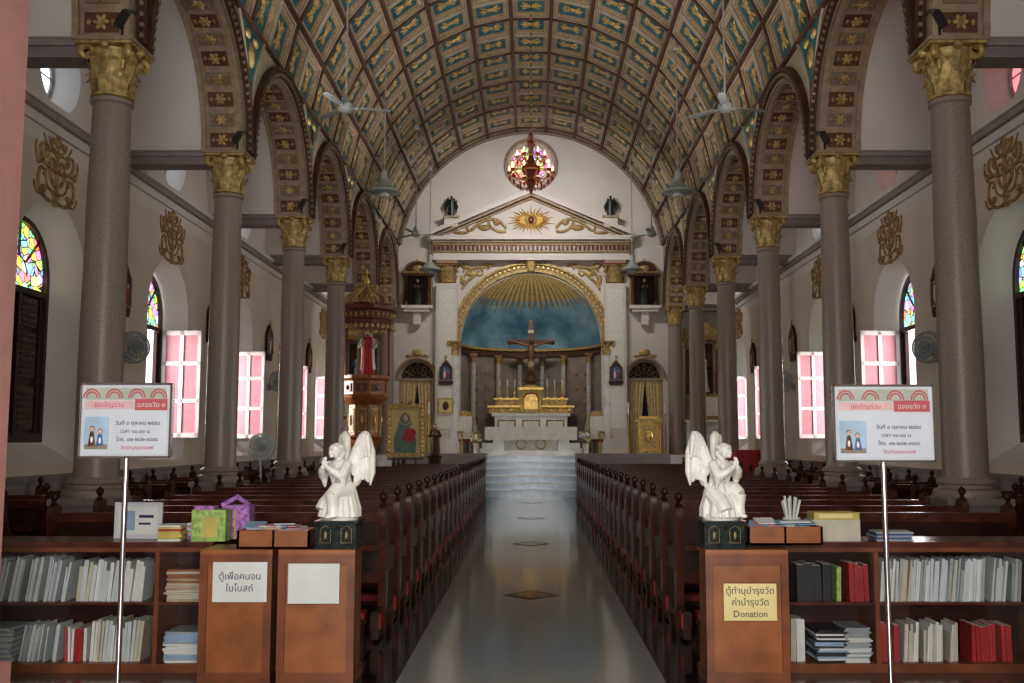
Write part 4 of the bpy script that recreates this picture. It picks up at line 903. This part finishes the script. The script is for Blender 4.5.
# ------------------------------------------------------------------ angels
def angel():
    M=MB();g=MARB
    M.lathe([(.135,0),(.14,.015),(.13,.04)],g,n=24,sy=.85)
    M.lathe([(.13,.02),(.128,.08),(.11,.14),(.095,.2),(.07,.25)],g,c=(0,.02,0),n=60,sy=.9,fold=.09,nf=9)
    M.tube([(.05,.03,.2),(.055,-.08,.2),(.06,-.12,.17)],[.07,.058,.045],g,12);M.tube([(.06,-.115,.18),(.06,-.105,.1),(.06,-.1,.03)],[.046,.042,.05],g,12);M.ell((.06,-.135,.03),(.025,.04,.018),g)
    M.tube([(-.05,.03,.18),(-.065,-.07,.1),(-.07,-.1,.06)],[.07,.058,.05],g,12)
    for i in range(9):
        a=-2.8+i*.36;x=.12*math.cos(a);y=.1*math.sin(a)
        M.tube([(x*.55,y*.5+.02,.23),(x*.9,y*.95,.13),(x*1.15,y*1.25,.02)],[.012,.018,.022],g,6)
    M.tube([(0,.03,.19),(0,.02,.28),(0,.0,.35),(0,-.01,.4)],[.08,.062,.07,.05],g,16,flat=((0,1,0),.85))
    M.ell((0,-.005,.385),(.088,.045,.032),g);M.ell((0,-.035,.35),(.05,.03,.035),g)
    for k in range(5): M.tube([(-.06+.03*k,-.05,.38),(-.03+.015*k,-.065,.31),(0,-.06,.24)],.008,g,5)
    M.tube([(0,-.01,.4),(0,-.03,.44)],.024,g,10)
    M.ell((0,-.05,.465),(.036,.042,.046),g,16,12);M.ell((0,-.035,.478),(.046,.046,.046),g,16,12);M.ell((0,-.0,.455),(.035,.03,.04),g)
    M.ell((0,-.093,.458),(.007,.012,.011),g,8,6);M.ell((0,-.083,.43),(.014,.012,.01),g,8,6);M.ell((0,-.09,.442),(.012,.006,.004),g,8,6)
    for q in (-1,1): M.ell((q*.015,-.088,.478),(.011,.006,.004),g,8,6);M.ell((q*.03,-.06,.45),(.012,.02,.03),g)
    for i in range(12):
        a=i*.52;M.ell((.042*math.cos(a),-.03+.042*math.sin(a),.5-.012*abs(math.sin(a*1.3))),(.015,.015,.014),g,8,6)
    for q in (-1,1):
        M.tube([(q*.085,-.005,.385),(q*.1,-.06,.31),(q*.095,-.075,.295)],[.032,.036,.034],g,10)
        M.tube([(q*.098,-.07,.3),(q*.055,-.115,.335),(q*.016,-.135,.365)],[.033,.026,.016],g,10)
        M.tube([(q*.1,-.06,.29),(q*.1,-.05,.22)],[.03,.008],g,8)
        M.ell((q*.01,-.14,.385),(.009,.014,.022),g,8,6)
        for f in range(4): M.tube([(q*.008,-.13-.007*f,.395),(q*.006,-.128-.008*f,.43-.003*f*f)],.0045,g,6)
        M.tube([(q*.012,-.128,.38),(q*.016,-.115,.4)],.005,g,6)
        E=bez((q*.03,.045,.33),(q*.05,.11,.50),(q*.07,.12,.61),(q*.125,.13,.58),12)
        M.tube(E,[.03]*5+[.026]*4+[.022]*4,g,10)
        for i in range(10):
            t=i/9;p=E[int(2+t*10)]
            ln=.20+.15*t;d=V((q*(.02+.06*t),.0,-1)).normalized()
            e=p+d*ln+V((q*.02*(1-t),.015*math.sin(i),0))
            M.tube([p,p+(e-p)*.35+V((q*.015,.02,0)),p+(e-p)*.75+V((q*.012,.01+.006*(i%2),0)),e],[.02,.024,.022,.006],g,8)
        for i in range(9):
            t=i/8;p=E[int(2+t*10)]+V((q*.01,-.012,0));e=p+V((q*(.01+.02*t),-.0,-.11-.05*t));M.tube([p,(p+e)/2,e],[.018,.02,.008],g,8)
    o=M.build('kneeling_angel_statue');rm=o.modifiers.new('r','REMESH');rm.mode='VOXEL';rm.voxel_size=.0035;rm.use_smooth_shade=True
    return o
for s,x in ((-1,-1.31),(1,1.30)):
    o=angel();o.location=(x,6.9,1.065);o.rotation_euler=(0,0,s*.7);
    M=MB();M.box(-.145,.145,-.13,.13,0,.015,BLK);M.box(-.135,.135,-.12,.12,.015,.17,BLK);M.box(-.15,.15,-.135,.135,.17,.185,BLK)
    for q in (-.07,.07):
        M.tube([(q-.035,-.122,.04),(q-.035,-.122,.13),(q,-.122,.155),(q+.035,-.122,.13),(q+.035,-.122,.04),(q-.035,-.122,.04)],.002,GOLDD,5);M.ell((q,-.122,.09),(.008,.003,.025),GOLDD,6,5)
    M.build('statue_pedestal',(x,6.9,.88))
# ------------------------------------------------------------------ lighting
w=bpy.data.worlds.new('World');bpy.context.scene.world=w;w.use_nodes=True
w.node_tree.nodes['Background'].inputs[0].default_value=(.95,.97,1,1);w.node_tree.nodes['Background'].inputs[1].default_value=1.0
def area(name,loc,d,sx,sy,e,col=(1,1,1)):
    l=bpy.data.lights.new(name,'AREA');l.shape='RECTANGLE';l.size=sx;l.size_y=sy;l.energy=e;l.color=col
    o=bpy.data.objects.new(name,l);bpy.context.collection.objects.link(o);o.location=loc;o.rotation_euler=V(d).to_track_quat('-Z','Y').to_euler();return o
area('doorway_daylight',(0,-1.9,2.8),(0,1,.05),4.2,4.5,290,(1,.98,.95))
area('apse_fill_light',(0,YE+.2,6.3),(0,1,-.15),2.0,.4,16,(1,.92,.8))  # added fill hidden behind the arch, brightens the apse; no fixture
area('altar_fill_light',(0,YE-4.5,9.6),(0,1,-1.1),2,.3,95,(1,.96,.9))  # added fill without a fixture, brightens the steps and end wall
# ------------------------------------------------------------------ camera
cam=bpy.data.cameras.new('camera');cam.lens=35.0;cam.sensor_width=36;cam.shift_x=-19/1024;cam.clip_end=200
co=bpy.data.objects.new('camera',cam);bpy.context.collection.objects.link(co);co.location=(0,0,1.6);co.rotation_euler=(math.radians(95.71),0,0)
bpy.context.scene.camera=co
vs=bpy.context.scene.view_settings
vs.view_transform='Standard'
try: vs.look='Medium High Contrast'
except Exception as e: print('look',e)
vs.exposure=0.8
